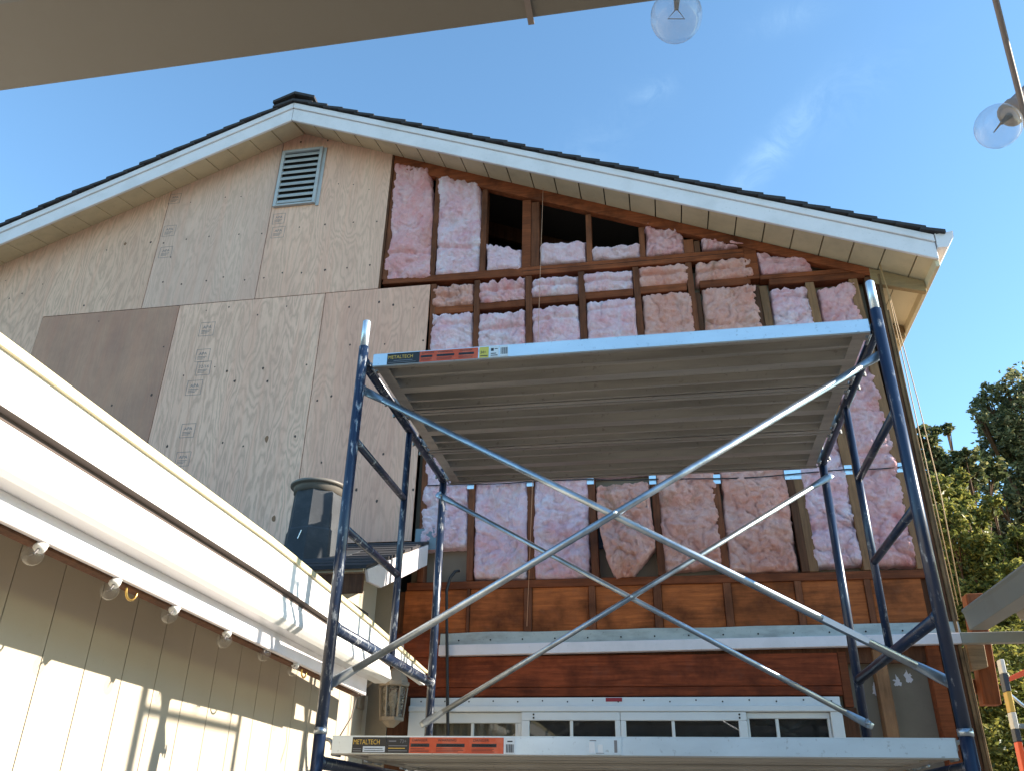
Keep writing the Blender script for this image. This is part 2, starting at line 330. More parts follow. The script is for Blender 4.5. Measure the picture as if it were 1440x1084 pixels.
RED = srgb(132, 72, 50)
M = dict(
    stud=wood('old redwood stud', srgb(118, 74, 54), 'Z', .4, .6), plate=wood('old redwood plate', srgb(124, 72, 50), 'X', .4, .6),
    tan_stud=wood('newer tan stud', srgb(136, 103, 78), 'Z', .3, .35), rafter=wood('redwood rafter', srgb(128, 74, 52), 'X', .45, .75),
    header=wood('dark red header', srgb(128, 68, 48), 'X', .55, .95), rim=wood('rim plywood', srgb(160, 98, 62), 'X', .3, .35),
    darkwood=wood('weathered brown wood', srgb(92, 62, 46), 'Z', .4, .5), postwood=wood('sawn post wood', srgb(120, 74, 52), 'Z', .3, .3),
    tailwood=wood('painted rafter tail', srgb(150, 128, 98), 'X', .15, .2),
    white=painted('weathered white paint', (.76, .71, .73, 1), .5, .32, (.30, .30, .28, 1), 4, (1, 1, 1)),
    cream=painted('cream stained metal', (.66, .58, .36, 1), .5, .35, (.30, .25, .14, 1), 8),
    soffit=painted('beige soffit paint', srgb(208, 190, 158), .7, .3, srgb(100, 86, 66), 4),
    wallpaint=painted('cream wall paint', (.44, .385, .305, 1), .75, .15, (.32, .26, .18, 1), 3),
    stucco=painted('beige stucco', srgb(150, 138, 120), .85, .25, srgb(96, 84, 70), 5, bumpk=.3),
    beam=painted('taupe beam paint', srgb(112, 106, 97), .6, .12, srgb(92, 80, 66), 6),
    wgutter=painted('white gutter metal', (.80, .79, .76, 1), .35, .14, (.42, .38, .33, 1), 2.5, (3, .3, 3)),
    flash=painted('stained white flashing', srgb(178, 182, 176), .45, .75, srgb(84, 80, 72), 7, (.5, 1, 1.4)),
    vinyl=painted('white vinyl window frame', (.70, .73, .74, 1), .35, .12, (.3, .3, .3, 1), 6),
    shingle=painted('dark shingle', (.035, .032, .036, 1), .9, .4, (.085, .075, .07, 1), 25),
    backing=painted('grey wallboard back', srgb(136, 124, 108), .9, .3, srgb(96, 84, 70), 4),
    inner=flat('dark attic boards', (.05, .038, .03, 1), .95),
    blue=scaffold_blue(),
    galv=galv('galvanised tube', (.40, .45, .50, 1), .30, .9, .3, 12),
    alu=galv('aluminium rail', (.72, .80, .85, 1), .34, .75, .14, 5, (.4, 1, 1)),
    deckskin=galv('galvanised deck skin', (.43, .40, .36, 1), .40, .6, .34, 4, (.25, 3, 3)),
    hook=galv('dull steel hook', (.42, .39, .35, 1), .5, .8, .35, 20),
    steel=galv('steel nail plate', (.72, .84, .92, 1), .3, .85, .15, 10),
    flue=painted('slate grey flue metal', (.045, .049, .056, 1), .85, .35, (.16, .17, .18, 1), 7),
    fluecap=painted('taupe flue cap', srgb(112, 106, 98), .5, .3, srgb(80, 72, 62), 8),
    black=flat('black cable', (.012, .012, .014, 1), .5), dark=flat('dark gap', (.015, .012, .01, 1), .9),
    knot=flat('knot and nail hole', (.075, .05, .04, 1), .8), redknot=painted('reddish knot', (.27, .14, .075, 1), .8, .5, (.10, .05, .03, 1), 40), stamp=flat('grade stamp ink', (.20, .185, .19, 1), .8),
    ink=flat('dark print', (.02, .02, .022, 1), .4), labelblack=flat('black label', (.022, .02, .02, 1), .35),
    labelorange=painted('orange label', srgb(206, 80, 40), .4, .25, srgb(235, 190, 160), 18), labelyellow=flat('yellow label', srgb(206, 190, 84), .4),
    labelwhite=flat('white label', srgb(215, 218, 220), .4), gold=flat('gold print', srgb(222, 178, 70), .4), labelgrey=flat('grey print', srgb(120, 118, 120), .4),
    redlabel=flat('red sticker', srgb(150, 35, 45), .4),
    brass=flat('brass hook', (.62, .40, .12, 1), .3, .9), socket=painted('white lamp socket', (.70, .69, .66, 1), .5, .25),
    greysocket=painted('grey lamp socket', srgb(150, 138, 132), .6, .3), cord=painted('pale cord', srgb(124, 112, 106), .6, .3), string=flat('pale string', srgb(190, 140, 110), .7),
    wirec=flat('tan wire', srgb(178, 140, 96), .6), smallglass=glass('clear eave bulb glass', (.95, .95, .95, 1), .018), bulbglass=glass('clear bulb glass', (.93, .94, .95, 1), .12), filament=flat('filament', (.12, .10, .09, 1), .5),
    pane=glass('window glass', (.78, .80, .82, 1), .02, 1.55), curtain=painted('beige curtain', srgb(150, 138, 112), .9, .2, srgb(110, 98, 76), 3, (6, 1, .6)),
    lantern=painted('weathered pewter lantern', srgb(150, 138, 122), .55, .5, srgb(70, 60, 50), 12), frost=glass('seeded lantern glass', (.55, .52, .46, 1), .22),
    patio=painted('grey aluminium patio cover', srgb(150, 148, 138), .5, .25, srgb(96, 92, 82), 4),
    conc=painted('concrete paving', (.15, .145, .135, 1), .9, .3, (.09, .085, .08, 1), 1.5),
    bark=wood('brown bark', srgb(96, 72, 52), 'Z', .4, .5),
    ladderorange=painted('orange fibreglass', srgb(226, 84, 30), .45, .15), ladderdark=flat('dark ladder boot', (.03, .035, .05, 1), .5), ladderyellow=painted('yellow fibreglass', srgb(196, 160, 70), .5, .3),
    ladderwhite=painted('white ladder sleeve', (.6, .59, .56, 1), .5, .4, (.25, .22, .2, 1), 20),
    leafA=leaf('dark glossy leaves', (.04, .055, .028, 1), (.13, .14, .065, 1), (.34, .28, .15, 1)),
    leafB=leaf('yellow green leaves', (.06, .08, .018, 1), (.20, .21, .05, 1), (.42, .36, .08, 1)),
    leafD=leaf('mid green leaves', (.03, .045, .018, 1), (.105, .13, .045, 1), (.30, .27, .11, 1)),
    leafE=leaf('olive leaves', (.045, .06, .028, 1), (.17, .18, .075, 1), (.42, .36, .17, 1)),
    leafC=leaf('deep green leaves', (.016, .028, .015, 1), (.045, .065, .026, 1), (.12, .13, .045, 1)),
    fenceboards=wood('grey fence boards', srgb(120, 104, 86), 'Z', .3, .3),
)
PINK = insulation('pink glass wool', srgb(206, 168, 182), srgb(222, 206, 222), srgb(196, 138, 104), .45)
ROSE = insulation('rosy glass wool', srgb(204, 154, 160), srgb(216, 188, 198), srgb(190, 124, 92), .5)
TAN = insulation('dusty tan pink glass wool', srgb(194, 148, 136), srgb(204, 176, 172), srgb(150, 108, 74), .7)
PALE = insulation('pale glass wool', srgb(212, 184, 198), srgb(218, 200, 216), srgb(210, 150, 120), .45)

# ------------------------------------------------------------------ setting
g = MB().box((-70, -70, GZ-.2), (70, 90, GZ)).build('ground', M['conc']); tag(g, kind='structure')

WY = 2.18                                    # face of the studs of the gable wall
HX0, HX1, RX = -6.15, 2.845, -1.655          # side walls and ridge
def soffit_z(x): return 4.985-.430*abs(x-RX)
FO = .28                                     # rake overhang
def fasc_z(x): return 4.868-.408*(x-RX) if x > RX else 4.868-.421*(RX-x)
house = empty('gable_house', (-1.65, WY, GZ), 'two storey gable house with its end wall half bare studs and half plywood', 'house')
def H(mb, name, mat, bevel=0, smooth=False, label=None, parent=None):
    o = mb.build(name, mat, parent or house, bevel, smooth)
    if label: o['label'] = label
    return o
def quad(px, Y, y1=None):
    """four measured corners on the plane Y"""
    return [onY(x, y, Y) for x, y in px]
def slab(px, y0, y1): return MB().prism(quad(px, y0), (0, y1-y0, 0))

# body of the house behind the end wall (closed, so that the attic is really dark)
mb = MB()
mb.box((HX1-.14, WY+.1, GZ), (HX1-.005, 9, 3.0)); mb.box((HX0, WY+.1, GZ), (HX0+.12, 9, 3.0)); mb.box((HX0, 9, GZ), (HX1, 9.1, 3.0))
mb.prism([(HX0, 9.0, 3.001), (HX1, 9.0, 3.001), (RX, 9.0, 4.98)], (0, .1, 0))
H(mb, 'side_wall', M['stucco'])
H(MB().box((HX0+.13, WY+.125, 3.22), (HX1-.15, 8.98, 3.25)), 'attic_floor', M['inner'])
mb = MB()
for k in range(7):
    y = WY+.62+k*.61
    for sgn in (1, -1):
        xe = HX1-.2 if sgn > 0 else HX0+.2
        mb.prism([(RX, y, soffit_z(RX)-.01), (xe, y, soffit_z(xe)-.01), (xe, y, soffit_z(xe)-.16), (RX, y, soffit_z(RX)-.16)], (0, .04, 0))
    mb.box((-.2+.9*(k % 3), y+.05, 3.26), (-.16+.9*(k % 3), y+.14, 4.1))
H(mb, 'attic_rafter', M['darkwood'])

# roof
for sgn in (1, -1):
    ex = 3.20 if sgn > 0 else HX0-.36
    y0 = WY-FO
    ze = soffit_z(ex)
    mb = MB().prism([(RX, y0+.30, soffit_z(RX)+.012), (ex-.02*sgn, y0+.30, soffit_z(ex)+.012), (ex-.02*sgn, y0+.30, soffit_z(ex)+.10), (RX, y0+.30, soffit_z(RX)+.10)], (0, 7.2, 0))
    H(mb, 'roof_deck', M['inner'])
    # shingle courses: overlapping strips, ragged along the rake edge
    mb = MB(); L = math.hypot(ex-RX, 1); n = 34; rng = random.Random(5 if sgn > 0 else 6)
    for i in range(n):
        xa = RX+(ex+.03*sgn-RX)*i/n; xb = RX+(ex+.03*sgn-RX)*(i+1.25)/n
        if i == n-1: xb = ex+.035*sgn
        za = fasc_z(xa)+.196+rng.uniform(-.003, .003); zb = fasc_z(xb)+.208
        yy = y0-.025-rng.uniform(0, .012)
        mb.prism([(xa, yy, za), (xb, yy, zb+.004), (xb, yy, zb+.024+rng.uniform(0, .007)), (xa, yy, za+.022)], (0, 7.4, 0))
    H(mb, 'shingle_roof', M['shingle'])
mb = MB()
rng = random.Random(3)
for k in range(14):
    y = WY-FO-.03+k*.5; t = 5.085+.03*(k == 0)
    mb.add([(RX-.19, y, t-.045), (RX, y, t+.035), (RX+.19, y, t-.045), (RX+.19, y, t-.018), (RX, y, t+.062), (RX-.19, y, t-.018),
            (RX-.19, y+.55, t-.055), (RX, y+.55, t+.025), (RX+.19, y+.55, t-.055), (RX+.19, y+.55, t-.035), (RX, y+.55, t+.045), (RX-.19, y+.55, t-.035)],
           [(0, 1, 4, 5), (1, 2, 3, 4), (5, 4, 10, 11), (4, 3, 9, 10), (0, 6, 7, 1), (1, 7, 8, 2), (0, 5, 11, 6), (2, 8, 9, 3), (6, 11, 10, 7), (7, 10, 9, 8)])
H(mb, 'ridge_cap', M['shingle'])
# rake fascia (two boards each side) and boarded soffit
for sgn in (1, -1):
    ex = 3.165 if sgn > 0 else HX0-.30
    y0 = WY-FO
    def fb(lo, hi, ya, yb):
        a, b = RX+.002*sgn, ex
        return MB().prism([(a, ya, fasc_z(a)+lo), (b, ya, fasc_z(b)+lo), (b, ya, fasc_z(b)+hi), (a, ya, fasc_z(a)+hi)], (0, yb-ya, 0))
    H(fb(0, .132, y0, y0+.022), 'rake_fascia', M['white'], .003)
    H(fb(.134, .192, y0-.012, y0+.022), 'rake_trim', M['white'], .003)
    mb = MB(); x = RX+.004*sgn; bwid = .188
    while abs(x-RX) < abs(ex-RX)-.02:
        x2 = x+sgn*bwid
        if abs(x2-RX) > abs(ex-RX): x2 = ex
        a, b = x+sgn*.0045, x2-sgn*.0045
        f = lambda q: fasc_z(q)+.016
        mb.add([(a, y0+.022, f(a)), (b, y0+.022, f(b)), (b, WY+.06, soffit_z(b)), (a, WY+.06, soffit_z(a)),
                (a, y0+.022, f(a)+.02), (b, y0+.022, f(b)+.02), (b, WY+.06, soffit_z(b)+.02), (a, WY+.06, soffit_z(a)+.02)],
               [(0, 3, 2, 1), (4, 5, 6, 7), (0, 1, 5, 4), (1, 2, 6, 5), (2, 3, 7, 6), (3, 0, 4, 7)])
        x = x2
    H(mb, 'soffit', M['soffit'])
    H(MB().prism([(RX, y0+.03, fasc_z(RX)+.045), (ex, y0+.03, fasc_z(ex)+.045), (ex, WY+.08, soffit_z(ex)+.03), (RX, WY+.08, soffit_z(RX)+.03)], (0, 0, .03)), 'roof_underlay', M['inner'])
# right eave: rafter tails, board sheathing, fascia, gutter
for k in range(9):
    y = WY-.01+k*.61
    H(MB().prism([(2.80, y, soffit_z(2.80)-.012), (3.14, y, soffit_z(3.14)-.012), (3.14, y, soffit_z(3.14)-.10), (2.80, y, soffit_z(2.80)-.14)], (0, .042, 0)), 'rafter_tail', M['tailwood'], .003)
mb = MB()
for k in range(2):
    xa, xb = 2.83+k*.165, 2.83+k*.165+.16
    mb.prism([(xa, WY+.062, soffit_z(xa)), (xb, WY+.062, soffit_z(xb)), (xb, WY+.062, soffit_z(xb)+.015), (xa, WY+.062, soffit_z(xa)+.015)], (0, 6.8, 0))
H(mb, 'eave_sheathing', M['soffit'])
H(MB().box((3.145, WY-FO+.024, 2.86), (3.170, 9.1, 3.015)), 'eave_fascia', M['soffit'], .002)
gp = [(3.172, 3.10), (3.172, 2.985), (3.235, 2.985), (3.262, 3.03), (3.285, 3.06), (3.29, 3.11), (3.277, 3.11), (3.272, 3.07), (3.25, 3.04), (3.228, 2.993), (3.18, 2.993), (3.18, 3.10)]
mb = MB().prism([(x, WY-FO-.01, z) for x, z in gp], (0, 7, 0))
mb.prism([(3.173, WY-FO-.012, 3.09), (3.173, WY-FO-.012, 2.984), (3.236, WY-FO-.012, 2.984), (3.263, WY-FO-.012, 3.03), (3.288, WY-FO-.012, 3.108)], (0, .004, 0))
H(mb, 'eave_gutter', M['white'])

# plywood sheathing: panels with knots, nail holes and grade stamps
PF = WY-.012
def knot_faces(mb, px, py, r=.008, ar=1.3):
    r *= .82; c = onY(px, py, PF-.0012); rng = random.Random(int(px*7+py)); k = 9
    vs = []
    for i in range(k):
        a = 2*math.pi*i/k; q = r*rng.uniform(.75, 1.2)
        vs.append((c.x+q*math.cos(a), c.y, c.z+q*ar*math.sin(a)))
    mb.mi = 2 if r >= .0115 else 1; mb.add(vs, [tuple(range(k))]); mb.mi = 0
def panel(poly, mat, dots=(), label=None, stamps=()):
    mb = MB().prism([(x, PF, z) for x, z in poly], (0, .0115, 0))
    for d in dots: knot_faces(mb, *d)
    o = H(mb, 'plywood_panel', [mat, M['knot'], M['redknot']], label=label)
    for (px, py, tx, s) in stamps:
        c = onY(px, py, PF-.001); sm = MB(); w_, h_ = s*1.5, s*1.5
        for (a, b, c_, d) in ((-w_, -h_, w_, -h_+.003), (-w_, h_-.003, w_, h_), (-w_, -h_, -w_+.003, h_), (w_-.003, -h_, w_, h_)):
            sm.add([(c.x+a, c.y, c.z+b), (c.x+c_, c.y, c.z+b), (c.x+c_, c.y, c.z+d), (c.x+a, c.y, c.z+d)], [(0, 1, 2, 3)])
        text_mesh(sm, tx, s*.95, (c.x, c.y, c.z+s*.1), (1, 0, 0), (0, 0, 1), 'CENTER')
        for i in range(3): sm.add([(c.x-w_*.7, c.y, c.z-s*(.35+.3*i)), (c.x+w_*(.6-.2*i), c.y, c.z-s*(.35+.3*i)), (c.x+w_*(.6-.2*i), c.y, c.z-s*(.25+.3*i)), (c.x-w_*.7, c.y, c.z-s*(.25+.3*i))], [(0, 1, 2, 3)])
        sm.build('grade_stamp', M['stamp'], o)
    return o
def rel(px, py):                              # wall point in house-object coordinates (for the grain round a knot)
    c = onY(px, py, PF)-P(house); return (c.x, c.z)
def kn(*l): return [(*rel(x, y), s) for x, y, s in l]
SG = .003
zs = 3.234; T = lambda x: soffit_z(x)+.012
PLY = srgb(206, 188, 164)
panel([(-6.1, 2.2), (-3.735, 2.2), (-3.735, zs), (-2.835-SG, zs), (-2.835-SG, T(-2.84)), (-6.1, T(-6.1))],
      plywood('plywood streaked grey', srgb(200, 179, 160), 1.1, kn((180, 340, .09)), 1.1, .04), [(13, 420), (31, 413), (8, 395, .006), (176, 343, .016), (212, 341, .011), (118, 430, .01), (150, 352, .007), (60, 400, .006)], 'streaked plywood panel below the left rake')
panel([(-2.835+SG, zs), (-1.842-SG, zs), (-1.842-SG, T(-1.842)), (-2.835+SG, T(-2.835))],
      plywood('plywood pale grey', srgb(198, 180, 166), 2.7, kn((300, 330, .07)), .7, .0), [(229, 397), (255, 400), (290, 395), (314, 390), (344, 394), (230, 342), (262, 337), (294, 333), (336, 330), (368, 329), (317, 278, .007), (339, 277, .007), (268, 285, .005), (371, 391), (240, 362, .006)],
      stamps=((246, 280, 'APA', .036), (238, 325, 'APA', .038), (233, 355, 'APA', .038)), label='pale plywood panel with a row of nail holes')
panel([(-1.842+SG, zs), (-.812, zs), (-.812, T(-.812)), (RX, T(RX)), (-1.842+SG, T(-1.842))],
      plywood('plywood warm pink', srgb(210, 186, 167), 4.2, kn((480, 320, .08)), .9, .14), [(397, 384), (424, 384), (457, 380, .011), (488, 377), (520, 373), (457, 316, .009), (497, 313), (530, 312), (423, 200, .012), (461, 198, .01), (421, 320, .007), (497, 260, .006), (476, 259, .006), (519, 267, .005)],
      stamps=((392, 308, 'APA', .036), (391, 327, 'APA', .038)), label='warm plywood panel round the louvred vent')
panel([(-6.1, .3), (-3.735, .3), (-3.735, 2.2-.004), (-6.1, 2.2-.004)], plywood('plywood hidden low', srgb(176, 166, 158), 5.5), [], 'grey plywood panel low on the left')
panel([(-3.735+SG, .3), (-2.49-SG, .3), (-2.49-SG, zs-.006), (-3.735+SG, zs-.006)],
      plywood('plywood dark stained', srgb(174, 149, 129), 6.3, (), .3, .12, .26), [(157, 570, .009), (213, 555, .012), (230, 488, .008), (139, 452, .006), (208, 622, .006)], 'darker stained plywood panel with purple smudges')
panel([(-2.49+SG, .3), (-1.243-SG, .3), (-1.243-SG, zs-.006), (-2.49+SG, zs-.006)],
      plywood('plywood swirling', srgb(213, 190, 171), 8.1, kn((375, 617, .13), (386, 729, .10), (369, 525, .16), (330, 536, .07), (362, 443, .10), (415, 613, .06)), 1.2, .10), [(313, 622), (342, 627), (375, 617, .02, 1.6), (385, 729, .018, 1.6), (415, 613, .011), (319, 522, .011), (330, 536, .012), (376, 536, .011), (370, 518, .011), (322, 432, .008), (362, 443, .008), (431, 513, .008), (290, 437, .006), (258, 528, .007), (235, 627, .012), (302, 516, .006), (403, 431, .007)],
      stamps=((291, 463, 'APA', .042), (273, 545, 'APA', .042), (264, 605, 'APA', .038), (257, 645, 'APA', .038), (285, 500, 'APA', .038), (286, 518, '32/16', .04)), label='plywood panel of swirling grain with a column of grade stamps')
panel([(-1.243+SG, 1.197), (-.391, 1.197), (-.391, zs-.006), (-1.243+SG, zs-.006)],
      plywood('plywood rosy', srgb(214, 187, 167), 9.4, kn((560, 430, .12), (520, 560, .1), (450, 560, .09)), .9, .30), [(491, 432, .009), (533, 425, .01), (553, 429, .01), (446, 563, .009), (466, 557, .01), (452, 650, .008), (541, 484, .008), (595, 479, .009), (492, 485, .009), (539, 638, .01), (501, 688, .011), (530, 704, .01), (581, 688, .009), (582, 433, .006), (541, 568, .006)], 'rosy plywood panel beside the open studs')
panel([(-.809, zs-.0), (-.795, zs), (-.795, T(-.795)), (-.809, T(-.809))], M['darkwood'])

# louvred gable vent
va, vb = onY(398, 214, PF-.02), onY(446, 288, PF-.02)
vx0, vx1, vz0, vz1 = -1.825, -1.447, 4.145, 4.765
vent = MB()
for a, b in (((vx0, vz0), (vx0+.028, vz1)), ((vx1-.028, vz0), (vx1, vz1)), ((vx0+.029, vz1-.026), (vx1-.029, vz1)), ((vx0+.029, vz0), (vx1-.029, vz0+.018))):
    vent.box((a[0], PF-.028, a[1]), (b[0], PF-.001, b[1]))
vent.box((vx1+.001, PF-.010, vz0-.02), (vx1+.03, PF-.001, vz1))
vo = H(vent, 'attic_vent', painted('grey vent paint', srgb(176, 178, 180), .55, .35, srgb(90, 92, 96), 8), .002, label='grey louvred attic vent under the ridge')
H(MB().box((vx0+.02, PF-.0035, vz0+.01), (vx1-.02, PF-.001, vz1-.01)), 'vent_screen', M['dark'], parent=vo)
for i in range(9):
    z = vz0+.024+i*.064
    H(MB().prism([(vx0+.03, PF-.026, z), (vx0+.03, PF-.006, z+.044), (vx0+.03, PF-.006, z+.050), (vx0+.03, PF-.030, z+.006)], (vx1-vx0-.06, 0, 0)), 'louvre', vo.data.materials[0], parent=vo)

# framing, each member measured on the wall
def stud(x0, x1, zb, zt, m='stud', y0=WY, dep=.089, dx=0.0):
    """dx leans the member: shift of the foot to the right"""
    return H(MB().prism([(x0, y0, zt), (x1, y0, zt), (x1+dx, y0, zb), (x0+dx, y0, zb)], (0, dep, 0)), 'stud', M[m], .003)
# top (attic) row
zA0, zA1 = 3.248, 3.32
for i, (a, b, m) in enumerate(((-.795, -.750, 'stud'), (-.41, -.368, 'stud'), (-.012, .034, 'stud'), (.322, .392, 'plate'), (.395, .458, 'stud'), (.822, .864, 'stud'), (1.222, 1.264, 'stud'), (1.548, 1.62, 'stud'), (1.624, 1.664, 'darkwood'))):
    stud(a, b, zA1+.002, min(soffit_z(a), soffit_z(b))-.13, m)
def hmember(px4, name, m, y0=WY, dep=.089): return H(slab(px4, y0, y0+dep), name, M[m], .003)
hmember([(539, 393), (737, 376), (737, 388), (537, 400)], 'blocking', 'plate')
H(MB().box((.335, WY-.002, 3.245), (1.97, WY+.085, 3.322)), 'top_plate', M['plate'], .003)
H(MB().box((.335, WY-.004, 3.284), (1.97, WY-.0025, 3.287)), 'plate_joint', M['dark'])
stud(1.97, 2.06, 3.05, 3.345, 'plate')
H(MB().box((2.062, WY+.004, 3.04), (2.80, WY+.089, 3.078)), 'blocking', M['plate'], .003)
H(MB().box((2.12, WY-.001, 2.985), (2.80, WY+.087, 3.035)), 'blocking', M['plate'], .003)
# rake rafter
a, b = -.793, 2.83
H(MB().prism([(a, WY-.008, soffit_z(a)-.008), (b, WY-.008, soffit_z(b)-.008), (b, WY-.008, soffit_z(b)-.075), (a, WY-.008, soffit_z(a)-.148)], (0, .06, 0)), 'end_rafter', M['rafter'], .003)
# studs between the plates (lower storey), slight lean as measured
LS = [(-.388, -.346, 'stud', .045), (-.044, .000, 'stud', .03), (.352, .400, 'stud', .035), (.752, .800, 'stud', .04), (1.158, 1.204, 'stud', .045),
      (1.545, 1.590, 'stud', .045), (1.594, 1.632, 'darkwood', .02), (1.995, 2.040, 'darkwood', .06), (2.044, 2.098, 'tan_stud', .055), (2.362, 2.420, 'tan_stud', .05), (2.655, 2.712, 'tan_stud', .055)]
for i, (x0, x1, m, dx) in enumerate(LS):
    k = (2.95-.905)/(2.85-1.24)
    if i == 6: stud(x0, x1, 2.3, 2.985, m, WY+.02, .06, .02); continue
    stud(x0, x1, .925, 3.24 if i < 6 else 2.983, m, WY, .089, dx*k*.92)
# blocking of row B between the studs
xs = [(-.352, -.044), (.000, .352), (.400, .752), (.800, 1.158), (1.204, 1.545), (1.634, 1.995)]
for i, (x0, x1) in enumerate(xs):
    z0 = 2.965+i*.009
    H(MB().box((x0+.002, WY+.004, z0), (x1-.002, WY+.089, z0+.062)), 'blocking', M['plate'], .003)
H(MB().box((2.762, WY-.001, -.9), (2.843, WY+.088, 3.0)), 'corner_post', M['darkwood'], .003)
H(MB().box((-.40, WY+.001, .872), (2.835, WY+.089, .922)), 'sill_plate', M['plate'], .003)
H(MB().box((-.40, WY+.092, -1.9), (2.70, WY+.10, 3.2)), 'wallboard', M['backing'])
# rim band: plywood pieces between blocks
rd = [(-.41, .0), (.022, .367), (.421, .774), (.818, 1.171), (1.222, 1.591), (1.64, 2.007), (2.051, 2.404), (2.443, 2.725)]
rv = [.85, 1.1, 1.3, .95, 1.15, .8, 1.1, .95]
for i, (a, b) in enumerate(rd):
    H(MB().box((a, WY+.012, .60), (b, WY+.03, .871)), 'rim_board', wood('rim board wood', scl(srgb(164, 97, 64), rv[i]), 'X', .4, .8), .002)
for i in range(7): H(MB().box((rd[i][1]+.002, WY+.001, .60), (rd[i+1][0]-.002, WY+.03, .871)), 'rim_block', M['stud'], .002)
H(MB().box((-.457, WY+.031, .4), (2.76, WY+.06, .871)), 'rim_back', M['darkwood'])
# ledger flashing of the removed patio roof
fl = MB(); rng = random.Random(11); nseg = 60; x0, x1 = -.155, 3.34
pts = [x0+(x1-x0)*i/nseg for i in range(nseg+1)]
for i in range(nseg):
    a, b = pts[i], pts[i+1]
    if a > 2.86: break
    za = .598+.006*noise.noise(Vector((a*3, 0, 0)))+.018*(a/3); zb = .598+.006*noise.noise(Vector((b*3, 0, 0)))+.018*(b/3)
    la, lb = .523+.025*(a/3), .523+.025*(b/3)
    fl.add([(a, WY-.012, la), (b, WY-.012, lb), (b, WY-.004+.004*noise.noise(Vector((b*5, 2, 0))), zb), (a, WY-.004+.004*noise.noise(Vector((a*5, 2, 0))), za)], [(0, 1, 2, 3)])
H(fl, 'ledger_flashing', M['flash'])
lf = H(MB().prism([(x0, WY-.038, .455), (2.86, WY-.038, .489), (2.86, WY-.038, .548), (x0, WY-.038, .520)], (0, .05, 0)), 'ledger_board', M['white'], .003)
nh = MB()
for i in range(15):
    x = x0+.12+i*.2
    nh.lathe([(.005, 0), (.005, .003)], (x, WY-.012, .55+.022*x/3), 8, Matrix.Rotation(R(90), 3, 'X'))
H(nh, 'roofing_nail', M['dark'], parent=lf)
# header and the rest under the ledger
H(MB().box((-.457, WY-.004, .275), (2.19, WY+.05, .453)), 'header', M['header'], .003)
H(MB().box((-.457, WY-.002, .222), (2.19, WY+.05, .273)), 'header', M['header'], .003)
H(MB().box((-.458, WY-.006, .454), (-.157, WY+.05, .60)), 'header', M['header'], .003)
H(MB().box((-.457, WY+.002, -1.9), (-.325, WY+.05, .22)), 'trim_board', M['darkwood'], .003)
H(MB().box((2.192, WY+.0, .16), (2.24, WY+.05, .46)), 'cripple_stud', M['plate'], .003)
H(MB().box((2.165, WY+.002, -1.9), (2.25, WY+.06, .158)), 'trim_board', M['darkwood'], .003)
stud(2.385, 2.452, -1.9, .47, 'tan_stud'); stud(2.675, 2.745, -1.9, .49, 'plate')
for (px, py) in ((1231, 968), (1262, 958), (1277, 951)):
    c = onY(px, py, WY+.09); rng = random.Random(px); k = 18; wp = MB()
    wp.add([(c.x+(.030*rng.uniform(.25, 1))*math.cos(6.28*i/k), c.y, c.z+(.045*rng.uniform(.25, 1))*math.sin(6.28*i/k)) for i in range(k)], [tuple(range(k))])
    H(wp, 'plaster_splash', M['white'])
# stucco returns left of the wood, and the end grain layers of the right corner
H(MB().box((-.62, WY-.003, -1.95), (-.459, WY+.06, 1.19)), 'stucco_return', M['stucco'])
H(MB().box((-1.30, WY+.0, .30), (-.62, WY+.06, 1.19)), 'stucco_return', M['stucco'])
ct = MB()
ct.box((HX1+.001, WY-.012, GZ), (HX1+.018, WY+.10, 3.0)); ct.box((HX1+.019, WY-.02, GZ), (HX1+.031, WY+.10, .47)); ct.box((HX1+.019, WY-.016, .62), (HX1+.029, WY+.10, 2.7))
H(ct, 'corner_trim', wood('layered siding edge', srgb(132, 106, 80), 'Z', .5, .7), .002)
H(MB().box((-.365, WY-.006, 1.135), (-.215, WY-.003, 1.28)), 'metal_flashing', painted('blue grey flashing metal', srgb(118, 134, 142), .5, .3, srgb(80, 90, 98), 14), label='small blue grey flashing at the foot of the plywood')

# window
win = H(MB().box((-.318, WY-.016, .166), (2.165, WY-.006, .214)), 'window', M['vinyl'], .002, label='wide white sliding window behind the lower scaffold deck')
fr = MB(); fr.box((-.318, WY-.040, .134), (2.165, WY+.02, .1655)); fr.box((-.318, WY-.030, -1.0), (-.215, WY+.02, .1335)); fr.box((2.102, WY-.030, -1.0), (2.165, WY+.02, .1335)); fr.box((-.318, WY-.03, -1.04), (2.165, WY+.02, -1.001))
H(fr, 'window_frame', M['vinyl'], .003, parent=win)
def sash(x0, x1, y, top, rail, st, muntins):
    sl_, sr_ = (st if not isinstance(st, tuple) else st[0]), (st if not isinstance(st, tuple) else st[1])
    s = MB(); s.box((x0, y, top-rail), (x1, y+.03, top)); s.box((x0, y, -.98), (x0+sl_, y+.03, top-rail-.0005)); s.box((x1-sr_, y, -.98), (x1, y+.03, top-rail-.0005)); s.box((x0+sl_+.0005, y, -.98), (x1-sr_-.0005, y+.03, -.93))
    for m in muntins: s.box((m-.009, y+.008, -.929), (m+.009, y+.022, top-rail-.0005))
    so_ = H(s, 'sash', M['vinyl'], .003, parent=win)
    H(MB().box((x0+sl_, y+.022, -.93), (x1-sr_, y+.026, top-rail)), 'pane', M['pane'], parent=win)
    return so_
sash(-.213, .366, WY-.004, .132, .058, .022, (.068, .335))
sash(.368, .942, WY-.034, .132, .046, (.046, .030), (.66,)); sash(.944, 1.648, WY-.034, .132, .046, (.030, .046), (1.24,))
sash(1.650, 2.10, WY-.004, .132, .032, .014, (1.815,))
cu = MB(); n = 60
vs = []
for i in range(n+1):
    x = -.2+.56*i/n; y = WY+.055+.012*math.sin(i*1.1)+.006*math.sin(i*.37)
    vs += [(x, y, -.95), (x, y, .10)]
